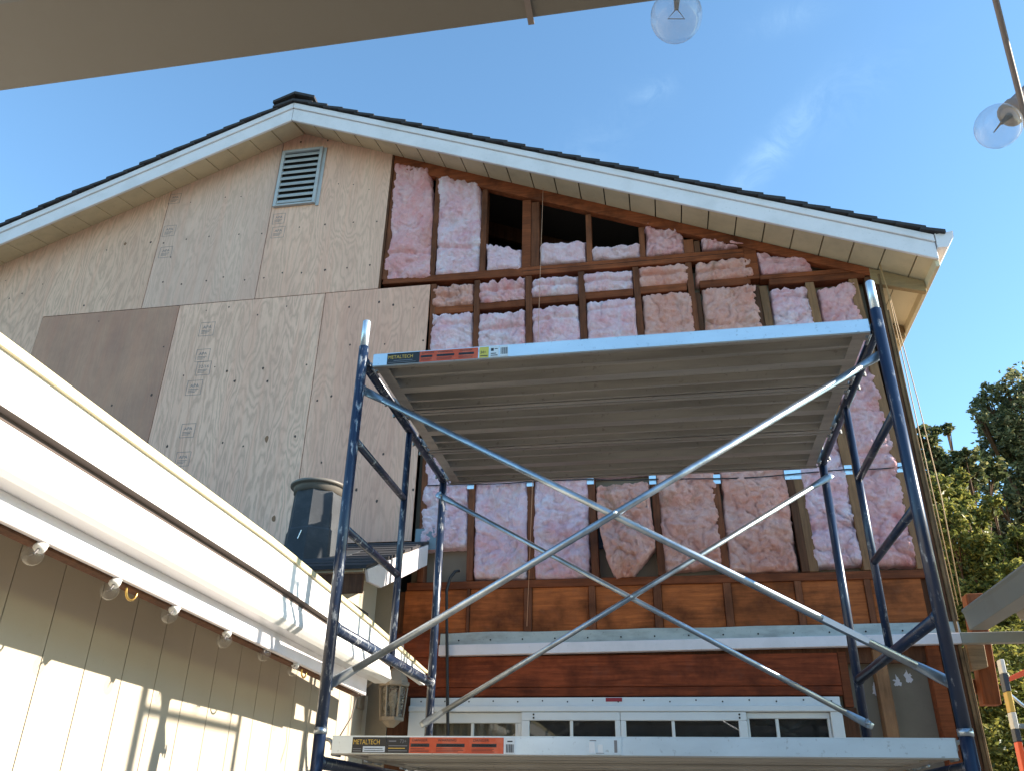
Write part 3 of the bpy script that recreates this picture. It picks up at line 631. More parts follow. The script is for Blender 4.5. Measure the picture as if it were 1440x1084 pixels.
cu.add(vs, [(2*i, 2*i+2, 2*i+3, 2*i+1) for i in range(n)])
H(cu, 'curtain', M['curtain'], smooth=True, parent=win)
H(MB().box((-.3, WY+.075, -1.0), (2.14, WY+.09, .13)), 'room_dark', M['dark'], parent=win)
st = H(MB().box((.862, WY-.0185, .190), (.957, WY-.0165, .211)), 'sticker', M['redlabel'], parent=win)
sh = MB()
for i in range(17): sh.lathe([(.0045, 0), (.0045, .002)], (-.25+i*.148, WY-.0165, .193+.004*math.sin(i*3)), 8, Matrix.Rotation(R(90), 3, 'X'))
for x in (.44, 1.61):
    for z in (.118, .100): sh.lathe([(.0055, 0), (.0055, .002)], (x, WY-.0345, z), 8, Matrix.Rotation(R(90), 3, 'X'))
H(sh, 'screw_hole', M['dark'], parent=win)

# nail plates and the cable stapled through the studs
npx = [(661.7, 680.7), (745.3, 677), (830, 674), (917.7, 674), (1008, 673), (1115, 666.7), (1193, 660), (1266, 656.7)]
for i, (px, py) in enumerate(npx):
    c = onY(px, py, WY-.003); w_ = .052 if i == 5 else .023; 
    H(MB().box((c.x-w_, WY-.0035, c.z-.032), (c.x+w_, WY-.001, c.z+.032)), 'nail_plate', M['steel'], .001)
cb = MB(); last = None
pts = []
for i, (px, py) in enumerate([(600, 683)]+npx+[(1290, 655)]):
    c = onY(px, py, WY-.018); pts.append(Vector((c.x, WY-.018, c.z+.006)))
path = []
for i in range(len(pts)-1):
    for k in range(8):
        t = k/8; q = pts[i].lerp(pts[i+1], t); q.z -= .012*math.sin(math.pi*t)*(1 if i % 2 else .4); q.y = WY-.012-.012*math.sin(math.pi*t); path.append(q)
tag(cb.tube(path, .0038, 8).build('electric_cable', M['black'], smooth=True), 'thin dark cable strung across the studs past the steel nail plates', 'cable')

# ------------------------------------------------------------------ insulation batts
def batt(name, left, right, mat, label, creases=(), bulge=.030, seed=0, rough=1.0, ragtop=.012, yoff=0.0, step=.0085, lean=0.0):
    """a glass wool batt: measured outline, real depth, sagging folds and a torn fringe"""
    L = [onY(x-1.6, y, WY) for x, y in left]; Rr = [onY(x+1.6, y, WY) for x, y in right]
    def along(pl, t):
        ds = [0]
        for i in range(len(pl)-1): ds.append(ds[-1]+(pl[i+1]-pl[i]).length)
        d = t*ds[-1]
        for i in range(len(pl)-1):
            if d <= ds[i+1] or i == len(pl)-2: return pl[i].lerp(pl[i+1], (d-ds[i])/(ds[i+1]-ds[i]))
    hgt = (sum((L[i+1]-L[i]).length for i in range(len(L)-1))); wid = (Rr[0]-L[0]).length
    nx, nz = max(8, int(wid/step)), max(8, int(hgt/step))
    mb = MB(); vs = []; S = Vector((seed*7.1, seed*3.3, seed*5.7))
    for j in range(nz+1):
        v = j/nz; a, b = along(L, v), along(Rr, v)
        for i in range(nx+1):
            u = i/nx; p = a.lerp(b, u)
            e = min(u, 1-u)*wid; ez = min(v, 1-v)*hgt
            q = Vector((p.x, p.z, 0))
            edge = min(1, e/.045); edz = min(1, ez/.05)
            rnd = math.sqrt(max(0, 1-(1-edge)**2))*math.sqrt(max(0, 1-(1-edz)**2))
            n1 = noise.fractal(q*4.5+S, 1, 2, 3); w2 = Vector((n1, noise.noise(q*5+S*2), 0))*.25
            n2 = abs(noise.fractal((q+w2*.3)*9+S, .9, 2, 3)); n3 = noise.fractal((q+w2*.1)*42+S, .8, 2, 4)
            wr = max(0, 1-abs(noise.noise((q+w2*.6)*Vector((1, 1, 1)).x*7+S*1.7))*5)**2*.012+max(0, 1-abs(noise.noise((q-w2*.4)*13+S*.7))*6)**2*.008
            cr_ = 0
            for (cv, amp, wd) in creases:
                d = (v-cv+.03*noise.noise(q*6+S)/max(hgt, .3)*.5)*hgt; cr_ += amp*math.exp(-(d/wd)**2)
            dep = (bulge*(.55+1.0*n1)*rnd+.012*rnd+rough*(.020*(.35-n2)+.0065*n3-wr))-cr_
            y = WY+.035-yoff-dep-.02*rnd - lean*v
            dx = (.010*noise.noise(Vector((p.z*6, seed+u*9, 1)))+.006*noise.noise(Vector((p.z*17, seed+u*5, 3))))*(1-edge)+.004*noise.noise(Vector((p.z*70, seed, 4)))*(1-edge)
            dz = (ragtop*1.5*noise.fractal(Vector((p.x*17, seed, 2)), .8, 2, 4)*(1-min(1, v*hgt/.06)))+(.007*noise.fractal(Vector((p.x*12, seed, 9)), .8, 2, 3)*(1-min(1, (1-v)*hgt/.05)))
            vs.append((p.x+dx+.004*n3*(1-edge), min(y, WY+.05), p.z+dz))
    fs = [(j*(nx+1)+i, (j+1)*(nx+1)+i, (j+1)*(nx+1)+i+1, j*(nx+1)+i+1) for j in range(nz) for i in range(nx)]
    nfr = len(vs)
    ring = [i for i in range(nx+1)]+[(j+1)*(nx+1)+nx for j in range(nz)]+[nz*(nx+1)+i for i in range(nx-1, -1, -1)]+[j*(nx+1) for j in range(nz-1, 0, -1)]
    for k in ring: vs.append((vs[k][0], WY+.088-yoff*.5, vs[k][2]))
    m = len(ring)
    fs += [(ring[k], ring[(k+1) % m], nfr+(k+1) % m, nfr+k) for k in range(m)]
    fs.append(tuple(nfr+k for k in range(m-1, -1, -1)))
    mb.add(vs, fs)
    o = mb.build('insulation_batt', mat, smooth=True)
    return tag(o, label, 'insulation', 'pink insulation batts between the wall studs')
B = batt
B('A1', [(556, 228), (551, 290), (549, 350), (540, 366), (539, 397)], [(604, 238), (607, 300), (606, 350), (605, 391)], ROSE, 'tall rosy insulation batt right beside the upper plywood edge, torn at its top', [(.78, .02, .02)], seed=1, ragtop=.03)
B('A2', [(617, 247), (614, 300), (615, 345), (612, 388)], [(673, 255), (676, 310), (675, 350), (671, 384)], PINK, 'tall pink insulation batt in the second bay under the rake, folded near its foot', [(.72, .03, .018)], seed=2, ragtop=.03)
B('A3', [(684, 341), (685, 382)], [(733, 350), (732, 379)], PALE, 'small whitish insulation clump below the leftmost black attic opening', [], seed=3, ragtop=.02)
B('A4', [(761, 343), (758, 371)], [(822, 337), (823, 367)], PALE, 'low pale insulation batt below the middle attic opening, right of the double stud', [(.75, .01, .03)], seed=4, ragtop=.012)
B('A5', [(833, 347), (832, 365)], [(899, 342), (900, 361)], PALE, 'thin pale insulation strip below the rightmost attic opening', [(.7, .008, .03)], seed=5)
B('A6', [(908, 312), (910, 335), (909, 360)], [(959, 323), (960, 340), (962, 354)], ROSE, 'crumpled rosy insulation batt stuffed right of the attic openings', [(.35, .02, .03)], seed=6, rough=1.8, ragtop=.05)
B('A7', [(988, 331), (989, 350)], [(1050, 343), (1042, 346)], ROSE, 'little wedge of insulation pinched under the end rafter', [], seed=7, rough=1.3, bulge=.02)
B('A8', [(1064, 352), (1073, 386)], [(1136, 366), (1143, 381)], ROSE, 'rosy insulation wedge under the low end of the rafter near the eave', [(.45, .02, .03)], seed=8, rough=1.4, ragtop=.02)
B('B1', [(610, 401), (607, 432)], [(664, 397), (664, 428)], TAN, 'short orange tinged insulation batt just right of the plywood corner', [(.5, .03, .02)], seed=9, rough=1.7)
B('B2', [(674, 396), (673, 428)], [(737, 388), (737, 422)], ROSE, 'short insulation batt with a peach coloured ragged top below the first attic opening', [(.45, .03, .018)], seed=10, rough=1.6, ragtop=.03)
B('B3', [(747, 393), (749, 418)], [(812, 385), (813, 413)], PINK, 'short two layered pink insulation batt under the double stud beside the string', [(.45, .035, .012)], seed=11)
B('B4', [(821, 385), (822, 413)], [(888, 378), (890, 407)], PINK, 'short two layered pink insulation batt below the rightmost attic opening', [(.45, .035, .012)], seed=12)
B('B5', [(898, 375), (900, 405)], [(967, 369), (969, 398)], TAN, 'short tan two layered insulation batt below the crumpled one', [(.42, .035, .014)], seed=13)
B('B6', [(979, 368), (980, 397)], [(1054, 359), (1060, 389)], TAN, 'short tan insulation batt at the right end of the short row', [(.5, .03, .014)], seed=14, rough=1.3)
C = [
 ([(607, 441), (604, 500), (597, 655), (590, 772)], [(664, 437), (663, 495), (657, 690), (656, 768)], PINK, 'tall pink insulation batt next to the lower plywood edge', [(.06, .02, .02), (.60, .015, .03), (.84, .025, .02)]),
 ([(674, 441), (672, 500), (668, 690), (666, 813)], [(737, 434), (738, 500), (742, 690), (741, 814)], PINK, 'tall lavender pink insulation batt in the second bay from the lower plywood', [(.07, .025, .014), (.64, .015, .02)]),
 ([(748, 434), (749, 500), (751, 690), (752, 816)], [(813, 426), (816, 500), (827, 690), (828, 812)], PINK, 'tall pink insulation batt in the third bay from the lower plywood', [(.06, .02, .014), (.64, .012, .02)]),
 ([(825, 424), (829, 500), (839, 669)], [(893, 417), (897, 500), (912, 662)], PINK, 'pink insulation batt in the fourth bay, just above the slumped one', [(.06, .02, .014)]),
 ([(904, 414), (909, 500), (924, 680), (935, 803)], [(971, 409), (980, 500), (1008, 680), (1016, 794)], TAN, 'tall dusty insulation batt right of the slumped one', [(.64, .03, .012), (.8, .012, .04)]),
 ([(989, 404), (994, 480), (1015, 670), (1027, 806)], [(1062, 399), (1074, 470), (1106, 668), (1122, 801)], TAN, 'widest tan insulation batt, left of the doubled studs', [(.645, .03, .012)]),
 ([(1085, 408), (1092, 470), (1125, 668), (1147, 797)], [(1136, 401), (1146, 460), (1190, 664), (1213, 792)], PINK, 'tall pink insulation batt right of the doubled studs, folded at its foot', [(.04, .03, .014), (.64, .015, .015), (.88, .03, .02)]),
 ([(1152, 406), (1160, 450), (1208, 664), (1229, 794)], [(1201, 394), (1212, 450), (1264, 655), (1290, 794)], ROSE, 'tall rumpled insulation batt nearest the right corner of the house', [(.64, .02, .02), (.35, .02, .05)]),
]
for i, (l, r, m, lab, cr_) in enumerate(C):
    B('C', l, r, m, lab, cr_, seed=20+i, ragtop=.02, rough=1.0 if i < 4 else 1.35)
B('slump', [(839, 682), (842, 730), (855, 785), (868, 814)], [(912, 676), (914, 715), (921, 770), (888, 808)], TAN, 'slumped tan insulation batt hanging askew out of its bay', [(.06, .02, .02)], bulge=.05, seed=40, yoff=.01, rough=1.5, lean=.05)
mw = MB(); c = onY(842, 752, WY+.08); mw.box((c.x-.045, WY+.078, c.z-.09), (c.x+.035, WY+.088, c.z+.08))
o = H(mw, 'junction_box', flat('blue black box', (.02, .035, .06, 1), .5), .003)

# ------------------------------------------------------------------ scaffold
SL, SW = 2.134, 1.455
PR = .0215
def ring_tube(name, pts, r, mat, parent, seg=18):
    return MB().tube(pts, r, seg).build(name, mat, parent, smooth='auto', local=True)
def make_frame(name, low):
    """walk-through ladder frame, standing in the plane x = 0; low = the lower lift"""
    e = empty(name, (0, 0, 0))
    zb, zt = (-1.78, -.175) if low else (-.152, 1.402)
    for y in (0, SW):
        p = MB().tube([(0, y, zb), (0, y, zt)], PR, 20)
        po = p.build('post', M['blue'], e, smooth='auto', local=True)
        if not low:
            MB().tube([(0, y, zt+.001), (0, y, 1.532), (0, y, 1.536)], [.0175, .0175, .014], 16).build('coupling_pin', M['alu'], po, smooth='auto', local=True)
            MB().tube([(0, y, -.174), (0, y, -.1525)], [.0235, .0235], 18).build('coupling_collar', M['galv'], po, smooth='auto', local=True)
        else:
            MB().tube([(0, y, GZ+.012), (0, y, -1.781)], .016, 14).build('screw_jack', M['galv'], po, smooth='auto', local=True)
            MB().box((-.065, y-.065, GZ+.001), (.065, y+.065, GZ+.011)).build('base_plate', M['galv'], po, local=True)
        for z in ((0, 1.2214) if not low else (-1.62, -.40)):
            s_ = 1 if y == 0 else -1
            MB().tube([(0, y+s_*.018, z), (0, y+s_*.062, z)], .008, 10).build('brace_pin', M['galv'], po, smooth='auto', local=True)
            MB().box((-.006, y+s_*.052, z-.02), (.006, y+s_*.060, z+.02)).build('pin_lock', M['galv'], po, local=True)
    d = -1.60 if low else 0
    top = 1.335+d; bot = .20+d
    MB().tube([(0, PR, top), (0, SW-PR, top)], PR, 18).build('top_bar', M['blue'], e, smooth='auto', local=True)
    MB().tube([(0, PR, bot), (0, SW-PR, bot)], PR, 18).build('bottom_bar', M['blue'], e, smooth='auto', local=True)
    MB().tube([(0, .74, bot+PR*.9), (0, .74, top-PR*.9)], .0165, 16).build('inner_post', M['blue'], e, smooth='auto', local=True)
    for z in (.965+d, .585+d):
        MB().tube([(0, PR*.9, z), (0, .74-.015, z)], .0165, 16).build('ladder_rung', M['blue'], e, smooth='auto', local=True)
    # weld beads
    for y, z in ((PR+.002, bot), (SW-PR-.002, bot), (PR+.002, top), (SW-PR-.002, top)): MB().tube([(0, y-.006, z), (0, y+.006, z)], .0255, 16).build('weld_bead', M['blue'], e, smooth='auto', local=True)
    return e
GF = 'blue ladder frames of the scaffold'
f1 = make_frame('ladder_scaffold', False); tag(f1, 'blue scaffold end frame standing beside the white gutter, its near post paint scuffed', 'scaffold', GF)
f2 = copy_tree(f1)
WORN = scaffold_blue(.10)
for c_ in f1.children:
    c_.data = c_.data.copy()
    if c_.data.materials[0] == M['blue']: c_.data.materials[0] = WORN
f2.location = (SL, 0, 0); tag(f2, 'blue scaffold end frame at the right corner of the house', 'scaffold', GF)
f3 = make_frame('ladder_scaffold', True); tag(f3, 'lower blue scaffold frame carrying the left one above it', 'scaffold', GF)
f4 = copy_tree(f3); f4.location = (SL, 0, 0); tag(f4, 'lower blue scaffold frame carrying the right one above it', 'scaffold', GF)

# decks: three steel planks a level
PW = SW/3
def make_plank():
    e = empty('scaffold_plank', (0, 0, 0))                 # local: x 0..L along, y 0..PW, z 0 = underside of the rails
    x0, x1 = .047, SL-.034
    prof = [(.030, .028), (.106, .042), (.111, .005), (.127, .005), (.131, .028), (.210, .042), (.217, .001), (.268, .001), (.274, .028), (.354, .042), (.358, .005), (.374, .005), (.378, .028), (PW-.050, .040), (PW-.044, .005), (PW-.030, .005)]
    mb = MB(); n = len(prof)
    vs = [(x, y, z) for x in (x0+.03, x1-.03) for y, z in prof]+[(x, y, .052) for x in (x0+.03, x1-.03) for y, z in (prof[0], prof[-1])]
    fs = [(i, i+1, n+i+1, n+i) for i in range(n-1)]+[(2*n, 2*n+2, 2*n+3, 2*n+1)]
    mb.add(vs, fs); mb.build('deck_sheet', M['deckskin'], e, local=True)
    for y in (0.002, PW-.030):
        r = MB(); ya, yb = y, y+.028
        r.mi = 1; r.box((x0, ya+.0032, 0), (x1, yb-.0032, .0035)); r.mi = 0
        yw = (ya, ya+.003) if y < .1 else (yb-.003, yb)
        if y > .1: r.mi = 1
        r.box((x0, yw[0], .004), (x1, yw[1], .058)); r.box((x0, ya, .0585), (x1, yb, .0615)); r.mi = 0
        r.build('side_rail', [M['alu'], M['deckskin']], e, local=True)
    for x in (x0+.012, x1-.062):
        MB().box((x, .031, .002), (x+.05, PW-.031, .0075)).build('end_channel', M['deckskin'], e, local=True)
    for (xe, s) in ((x0, -1), (x1, 1)):
        for y in (.055, PW-.075):
            h = MB(); h.prism([(xe, y, .004), (xe+s*.02, y, .03), (xe+s*.02, y, .066), (xe-s*.03, y, .066), (xe-s*.03, y, .010)], (0, .02, 0))
            bx = 0 if s < 0 else SL
            h.tube([(bx+.026*math.cos(a), y+.01, .028+.027*math.sin(a)) for a in [R(q) for q in range(-20, 201, 20)]], .007, 8)
            h.build('hook', M['hook'], e, local=True)
            MB().tube([(xe+s*.005, y-.03, .002), (xe+s*.005, y+.05, .002)], .005, 8).build('hook_latch', M['galv'], e, smooth='auto', local=True)
    return e
GP = 'steel planks of the scaffold decks'
planks = []
p0 = make_plank()
names = {(0, 0): 'front plank of the upper scaffold deck, its label strip well below the eave', (0, 1): 'middle plank of the upper scaffold deck, seen from below', (0, 2): 'rear plank of the upper scaffold deck, nearest the bare studs',
         (1, 0): 'front plank of the lower scaffold deck, its label strip before the window', (1, 1): 'middle plank of the lower scaffold deck, ribbed underside', (1, 2): 'rear plank of the lower scaffold deck, close to the window'}
for lev, z in ((0, 1.302), (1, -.240)):
    for k in range(3):
        o = p0 if (lev, k) == (0, 0) else copy_tree(p0)
        o.location = (0, k*PW, z); planks.append(o); tag(o, 'ribbed grey '+names[(lev, k)], 'scaffold plank', GP)
# stickers on the two front rails (yf just proud of the rail web)
def sticker(plank, segs):
    """segs: (x0, x1, colour material, list of (text, x, z, size, material))"""
    for (a, b, m, items) in segs:
        s = MB().box((a, -.0005, .006), (b, .0016, .0565)).build('label_sticker', M[m], plank, local=True)
        byM = {}
        for it in items:
            if it[0] == '#':                               # a bar: x0, x1, z0, z1
                _, xa, xb, za, zb, mm = it; byM.setdefault(mm, MB()).add([(xa, -.0009, za), (xb, -.0009, za), (xb, -.0009, zb), (xa, -.0009, zb)], [(0, 1, 2, 3)])
            else:
                t, x, z, sz, mm, sq = it; text_mesh(byM.setdefault(mm, MB()), t, sz, (x, -.0012, z), (1, 0, 0), (0, 0, 1), squeeze=sq)
        for mm, q in byM.items(): q.build('lettering', M[mm], s, local=True)
def bars(x0, x1, z0, z1, seed):
    rng = random.Random(seed); out = []; x = x0
    while x < x1:
        w_ = rng.choice((.0012, .002, .003)); out.append(('#', x, x+w_, z0, z1, 'ink')); x += w_+rng.choice((.0012, .002))
    return out
def warn(x0, x1, seed):
    out = []; rng = random.Random(seed); x = x0+.006
    heads = ['DANGER', 'WARNING', 'DANGER']
    for i in range(3):
        w_ = (x1-x0)*(.2, .3, .26)[i]
        out += [(heads[i], x+.004, .0435, .0125, 'ink', 1.1)]
        out += [('#', x, x+w_, .026, .037, 'ink'), ('#', x+.008, x+w_-.008, .0305, .0322, 'labelgrey')]
        for r_ in range(3): out.append(('#', x, x+w_*rng.uniform(.75, 1), .0105+.0045*r_, .012+.0045*r_, 'ink'))
        x += w_+(x1-x0)*.075
    return out
us = [(onY(px, 500, 0).x) for px in (545, 590, 672, 674, 687, 689, 701, 703, 714)]
sticker(planks[0], [
    (us[0], us[1], 'labelblack', [('METALTECH', us[0]+.004, .030, .0235, 'gold', .86), ('#', us[0]+.03, us[1]-.03, .019, .022, 'labelgrey'), ('#', us[0]+.006, us[1]-.015, .011, .013, 'labelgrey')]),
    (us[1]+.001, us[2], 'labelorange', warn(us[1], us[2], 1)),
    (us[3], us[4], 'labelyellow', [('34+', us[3]+.004, .024, .02, 'ink', .8), ('#', us[3]+.004, us[4]-.004, .012, .016, 'ink')]),
    (us[5], us[6], 'labelwhite', [('#', us[5]+.004, us[5]+.016, .034, .048, 'ink'), ('#', us[5]+.02, us[6]-.004, .042, .046, 'ink'), ('#', us[5]+.004, us[6]-.01, .02, .024, 'ink'), ('#', us[5]+.004, us[6]-.004, .011, .015, 'ink')]),
    (us[7], us[8], 'labelwhite', bars(us[7]+.003, us[8]-.003, .016, .048, 4))])
lsx = [(onY(px, 1050, 0).x) for px in (495, 543, 575, 708, 710, 724, 826, 874)]
sticker(planks[3], [
    (lsx[0], lsx[1], 'labelblack', [('METALTECH', lsx[0]+.003, .0335, .0225, 'gold', .78), ('#', lsx[0]+.04, lsx[1]-.004, .0085, .027, 'labelwhite'), ('#', lsx[0]+.045, lsx[1]-.012, .019, .0215, 'labelgrey'), ('#', lsx[0]+.045, lsx[1]-.008, .012, .0145, 'labelgrey'), ('#', lsx[0]+.004, lsx[0]+.034, .018, .0205, 'labelgrey'), ('#', lsx[0]+.004, lsx[0]+.034, .011, .0135, 'labelgrey')]),
    (lsx[1]+.001, lsx[2], 'labelblack', [('73+', lsx[2]-.034, .038, .017, 'labelgrey', .9)]+[('#', lsx[1]+.008, lsx[2]-.006-.008*(i % 2), .012+.008*i, .0145+.008*i, 'gold' if i % 2 else 'labelgrey') for i in range(3)]+[('#', lsx[1]+.008, lsx[1]+.035, .042, .046, 'labelgrey')]),
    (lsx[2]+.001, lsx[3], 'labelorange', warn(lsx[2], lsx[3], 2)),
    (lsx[4], lsx[5], 'labelwhite', bars(lsx[4]+.004, lsx[5]-.004, .010, .036, 5)+[('#', lsx[4]+.008, lsx[5]-.008, .043, .047, 'ink')]),
    (lsx[6], lsx[7], 'alu', [('#', lsx[6]+.005, lsx[6]+.025, .012, .044, 'labelwhite'), ('#', lsx[6]+.035, lsx[6]+.052, .012, .036, 'labelwhite'), ('#', lsx[7]-.024, lsx[7]-.014, .012, .05, 'labelgrey'), ('#', lsx[6]+.008, lsx[6]+.03, .047, .050, 'labelgrey'), ('#', lsx[6]+.028, lsx[6]+.055, .009, .011, 'labelgrey')])])

# cross braces
def make_brace():
    e = empty('cross_brace', (0, 0, 0)); S = 1.2214
    for (z0, z1, y) in ((0, S, 0), (S, 0, .029)):
        a, b = Vector((0, y, z0)), Vector((SL, y, z1)); d = (b-a).normalized()
        mb = MB().tube([a+d*.10, b-d*.10], .0138, 14)
        n = Vector((-d.z, 0, d.x))
        for (c, s_) in ((a, 1), (b, -1)):                       # flattened ends with the pin hole
            p = c-d*.03*s_
            ring = []
            for (t, hw, th) in ((0, .014, .004), (.02, .019, .003), (.06, .019, .003), (.11, .0165, .008), (.15, .0138, .0138)):
                q = p+d*s_*t
                ring.append([q+n*hw*math.cos(k*math.pi/6)+Vector((0, 1, 0))*th*math.sin(k*math.pi/6) for k in range(12)])
            vs = [x for r_ in ring for x in r_]; fs = [(i*12+k, i*12+(k+1) % 12, (i+1)*12+(k+1) % 12, (i+1)*12+k) for i in range(4) for k in range(12)]+[tuple(range(11, -1, -1))]
            mb.add(vs, fs)
        mb.build('brace_tube', M['galv'], e, smooth='auto', local=True)
    MB().tube([(SL/2, -.018, S/2), (SL/2, .047, S/2)], .007, 10).build('pivot_rivet', M['alu'], e, smooth='auto', local=True)
    return e
GB = 'galvanised cross braces'
b1 = make_brace(); b1.location = (0, .040, 0); tag(b1, 'galvanised cross brace on the near side of the scaffold, closest to the viewer', 'cross brace', GB)
b2 = copy_tree(b1); b2.location = (0, SW-.068, 0); tag(b2, 'galvanised cross brace on the wall side, seen behind the nearer one', 'cross brace', GB)
q = Vector((SL, .040-.0145, 0))-Vector((0, .040-.0145, 1.2214)); qd = q.normalized()
bt = MB(); base = Vector((0, .040+.029-.0142, 1.2214))+qd*(q.length-.42)
nz = Vector((-qd.z, 0, qd.x))*-1
pts4 = [base+nz*-.009-b1.location, base+qd*.16+nz*-.009-b1.location, base+qd*.16+nz*.009-b1.location, base+nz*.009-b1.location]
sm = MB().prism(pts4, (0, -.001, 0)); so2 = sm.build('label_sticker', M['labelwhite'], [c for c in b1.children if c.name.startswith('brace_tube')][1], local=True)

# ------------------------------------------------------------------ left wing: wall, eave, gutter
wing = empty('garage_wing', (-.6, -1, GZ), 'low cream wing with a long white gutter running towards the gable house', 'building')
WX = -.591; FX = -.205
def W_(mb, name, mat, bevel=0, smooth=False): return mb.build(name, mat, wing, bevel, smooth)
ez0 = lambda y: -.020*(y+1.5)
mb = MB(); y = -4.2; rng = random.Random(4)
while y < 2.17:
    y2 = min(y+.203, WY-.004); mb.box((WX-.016, y+.002, GZ+.05), (WX, y2-.002, .30+ez0(y))); y = y2
W_(mb, 'siding', M['wallpaint'])
W_(MB().box((WX-.12, -4.2, GZ), (WX-.0165, WY-.005, .30)), 'wall_core', M['darkwood'])
W_(MB().prism([(WX-.12, 1.12, .32), (WX-.12, WY-.005, .32), (WX-.12, WY-.005, 1.185-.03), (WX-.12, 1.12, 1.185-.415*(WY-1.12)-.03)], (.115, 0, 0)), 'upper_wall', M['wallpaint'])
def ez(y): return -.020*(y+1.5)                    # the eave falls slightly towards the house
def sweep(prof, ys, fz): 
    mb = MB(); n = len(prof); vs = []
    for y in ys:
        for (x, z) in prof: vs.append((x, y, z+fz(y)))
    fs = [(j*n+i, j*n+(i+1) % n, (j+1)*n+(i+1) % n, (j+1)*n+i) for j in range(len(ys)-1) for i in range(n)]
    fs += [tuple(range(n)), tuple(range(len(ys)*n-1, (len(ys)-1)*n-1, -1))]
    mb.add(vs, fs); return mb
ys = [-4.2]+[-2.4+i*.25 for i in range(15)]
W_(sweep([(FX, .137), (FX-.022, .137), (FX-.022, .40), (FX, .40)], [-4.2, -2, 0, 1.02], ez), 'fascia', M['white'], .003)
W_(sweep([(FX-.0225, .131), (FX-.05, .128), (FX-.05, .165), (FX-.0225, .165)], [-4.2, -2, 0, 1.02], ez), 'soffit_trim', M['darkwood'])
W_(sweep([(FX-.0225, .285), (WX, .300), (WX, .312), (FX-.0225, .297)], [-4.2, -2, 0, 1.02], ez), 'soffit', M['soffit'])
# gutter profile (ogee); lip line follows the sag measured along its length
lipst = [(-4.2, .455), (-1.75, .446), (-1.2, .436), (-.34, .424), (.2, .397), (.85, .362), (1.74, .300), (1.78, .298)]
def lipz(y):
    for i in range(len(lipst)-1):
        if y <= lipst[i+1][0]:
            t = (y-lipst[i][0])/(lipst[i+1][0]-lipst[i][0]); return lipst[i][1]+t*(lipst[i+1][1]-lipst[i][1])
    return lipst[-1][1]
bot = lambda y: .198+ez(y)*.8
def gutter_mesh(ys):
    mb = MB(); vs = []
    for y in ys:
        zt = lipz(y)*1.004+.002; zb = bot(y); h = zt-zb
        k = h/.25
        pr = [(FX+.001, zt-.01), (FX+.001, zb), (-.150, zb), (-.136, zb+.010*k), (-.1225, zb+.022*k), (-.1205, zb+.034*k), (-.1225, zb+.040*k), (-.126, zb+.060*k), (-.1295, zb+.082*k), (-.1335, zb+.088*k), (-.134, zb+.116*k),
              (-.110, zb+.1175*k), (-.110, zb+.226*k), (-.116, zb+.226*k), (-.116, zb+.124*k), (-.142, zb+.112*k), (-.134, zb+.06*k), (-.150, zb+.006), (FX+.006, zb+.006), (FX+.006, zt-.01)]
        vs += [(x, y, z) for x, z in pr]
    n = len(pr); m = len(ys)
    fs = [(j*n+i, j*n+(i+1) % n, (j+1)*n+(i+1) % n, (j+1)*n+i) for j in range(m-1) for i in range(n)]+[tuple(range(n)), tuple(range(m*n-1, (m-1)*n-1, -1))]
    mb.add(vs, fs)
    mb.add([(x, ys[-1]+.001, z) for x, z in [(FX+.001, lipz(ys[-1])-.01), (FX+.001, bot(ys[-1])), (-.145, bot(ys[-1])), (-.112, lipz(ys[-1])-.02)]], [(0, 1, 2, 3)])
    return mb
gys = [-4.2, -3.2]+[-2.4+i*.2 for i in range(20)]+[1.72]
gys = sorted(set([y for y in gys if y <= 1.72]))
gut = W_(gutter_mesh([y for y in gys if y <= 1.05]+[1.14]), 'gutter', M['wgutter'])
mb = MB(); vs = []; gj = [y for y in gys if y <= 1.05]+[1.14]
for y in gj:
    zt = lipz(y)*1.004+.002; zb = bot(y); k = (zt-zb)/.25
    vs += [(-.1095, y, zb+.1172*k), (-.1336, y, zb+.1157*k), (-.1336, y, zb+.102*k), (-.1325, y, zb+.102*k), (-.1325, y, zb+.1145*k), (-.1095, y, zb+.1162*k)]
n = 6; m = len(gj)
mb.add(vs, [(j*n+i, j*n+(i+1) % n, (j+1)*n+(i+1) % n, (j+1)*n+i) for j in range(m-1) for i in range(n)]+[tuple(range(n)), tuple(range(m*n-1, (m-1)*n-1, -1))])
mb.build('groove_shade_strip', flat('painted gutter groove shade', (.10, .075, .065, 1), .9), gut)  # dark brown strip paints the shade under the step of the gutter face
mb = MB(); vs = []; gy2 = [1.12]+[y for y in gys if y > 1.2]
for y in gy2:
    zt = lipz(y)*1.004+.002; zb = bot(y); h = zt-zb
    vs += [(-.110, y, zb+h*.50), (-.110, y, zb+h*.904), (-.116, y, zb+h*.904), (-.116, y, zb+h*.54), (-.140, y, zb+h*.54), (-.140, y, zb+h*.50)]
n = 6; m = len(gy2)
mb.add(vs, [(j*n+i, j*n+(i+1) % n, (j+1)*n+(i+1) % n, (j+1)*n+i) for j in range(m-1) for i in range(n)]+[tuple(range(n)), tuple(range(m*n-1, (m-1)*n-1, -1))])
mb.build('gutter_face', M['wgutter'], gut)
mb = MB(); vs = []
for y in gys:
    zt = lipz(y)*1.004+.002; zb = bot(y); h = zt-zb; zl = zb+h*.905
    pr = [(-.1155, zl), (-.098, zl), (-.097, zt-.002), (-.101, zt), (FX+.02, zt+.002), (FX+.02, zt-.006), (-.1155, zt-.008)]
    vs += [(x, y, z) for x, z in pr]
n = len(pr); m = len(gys)
mb.add(vs, [(j*n+i, j*n+(i+1) % n, (j+1)*n+(i+1) % n, (j+1)*n+i) for j in range(m-1) for i in range(n)]+[tuple(range(n)), tuple(range(m*n-1, (m-1)*n-1, -1))])
mb.build('gutter_lip', M['cream'], gut)
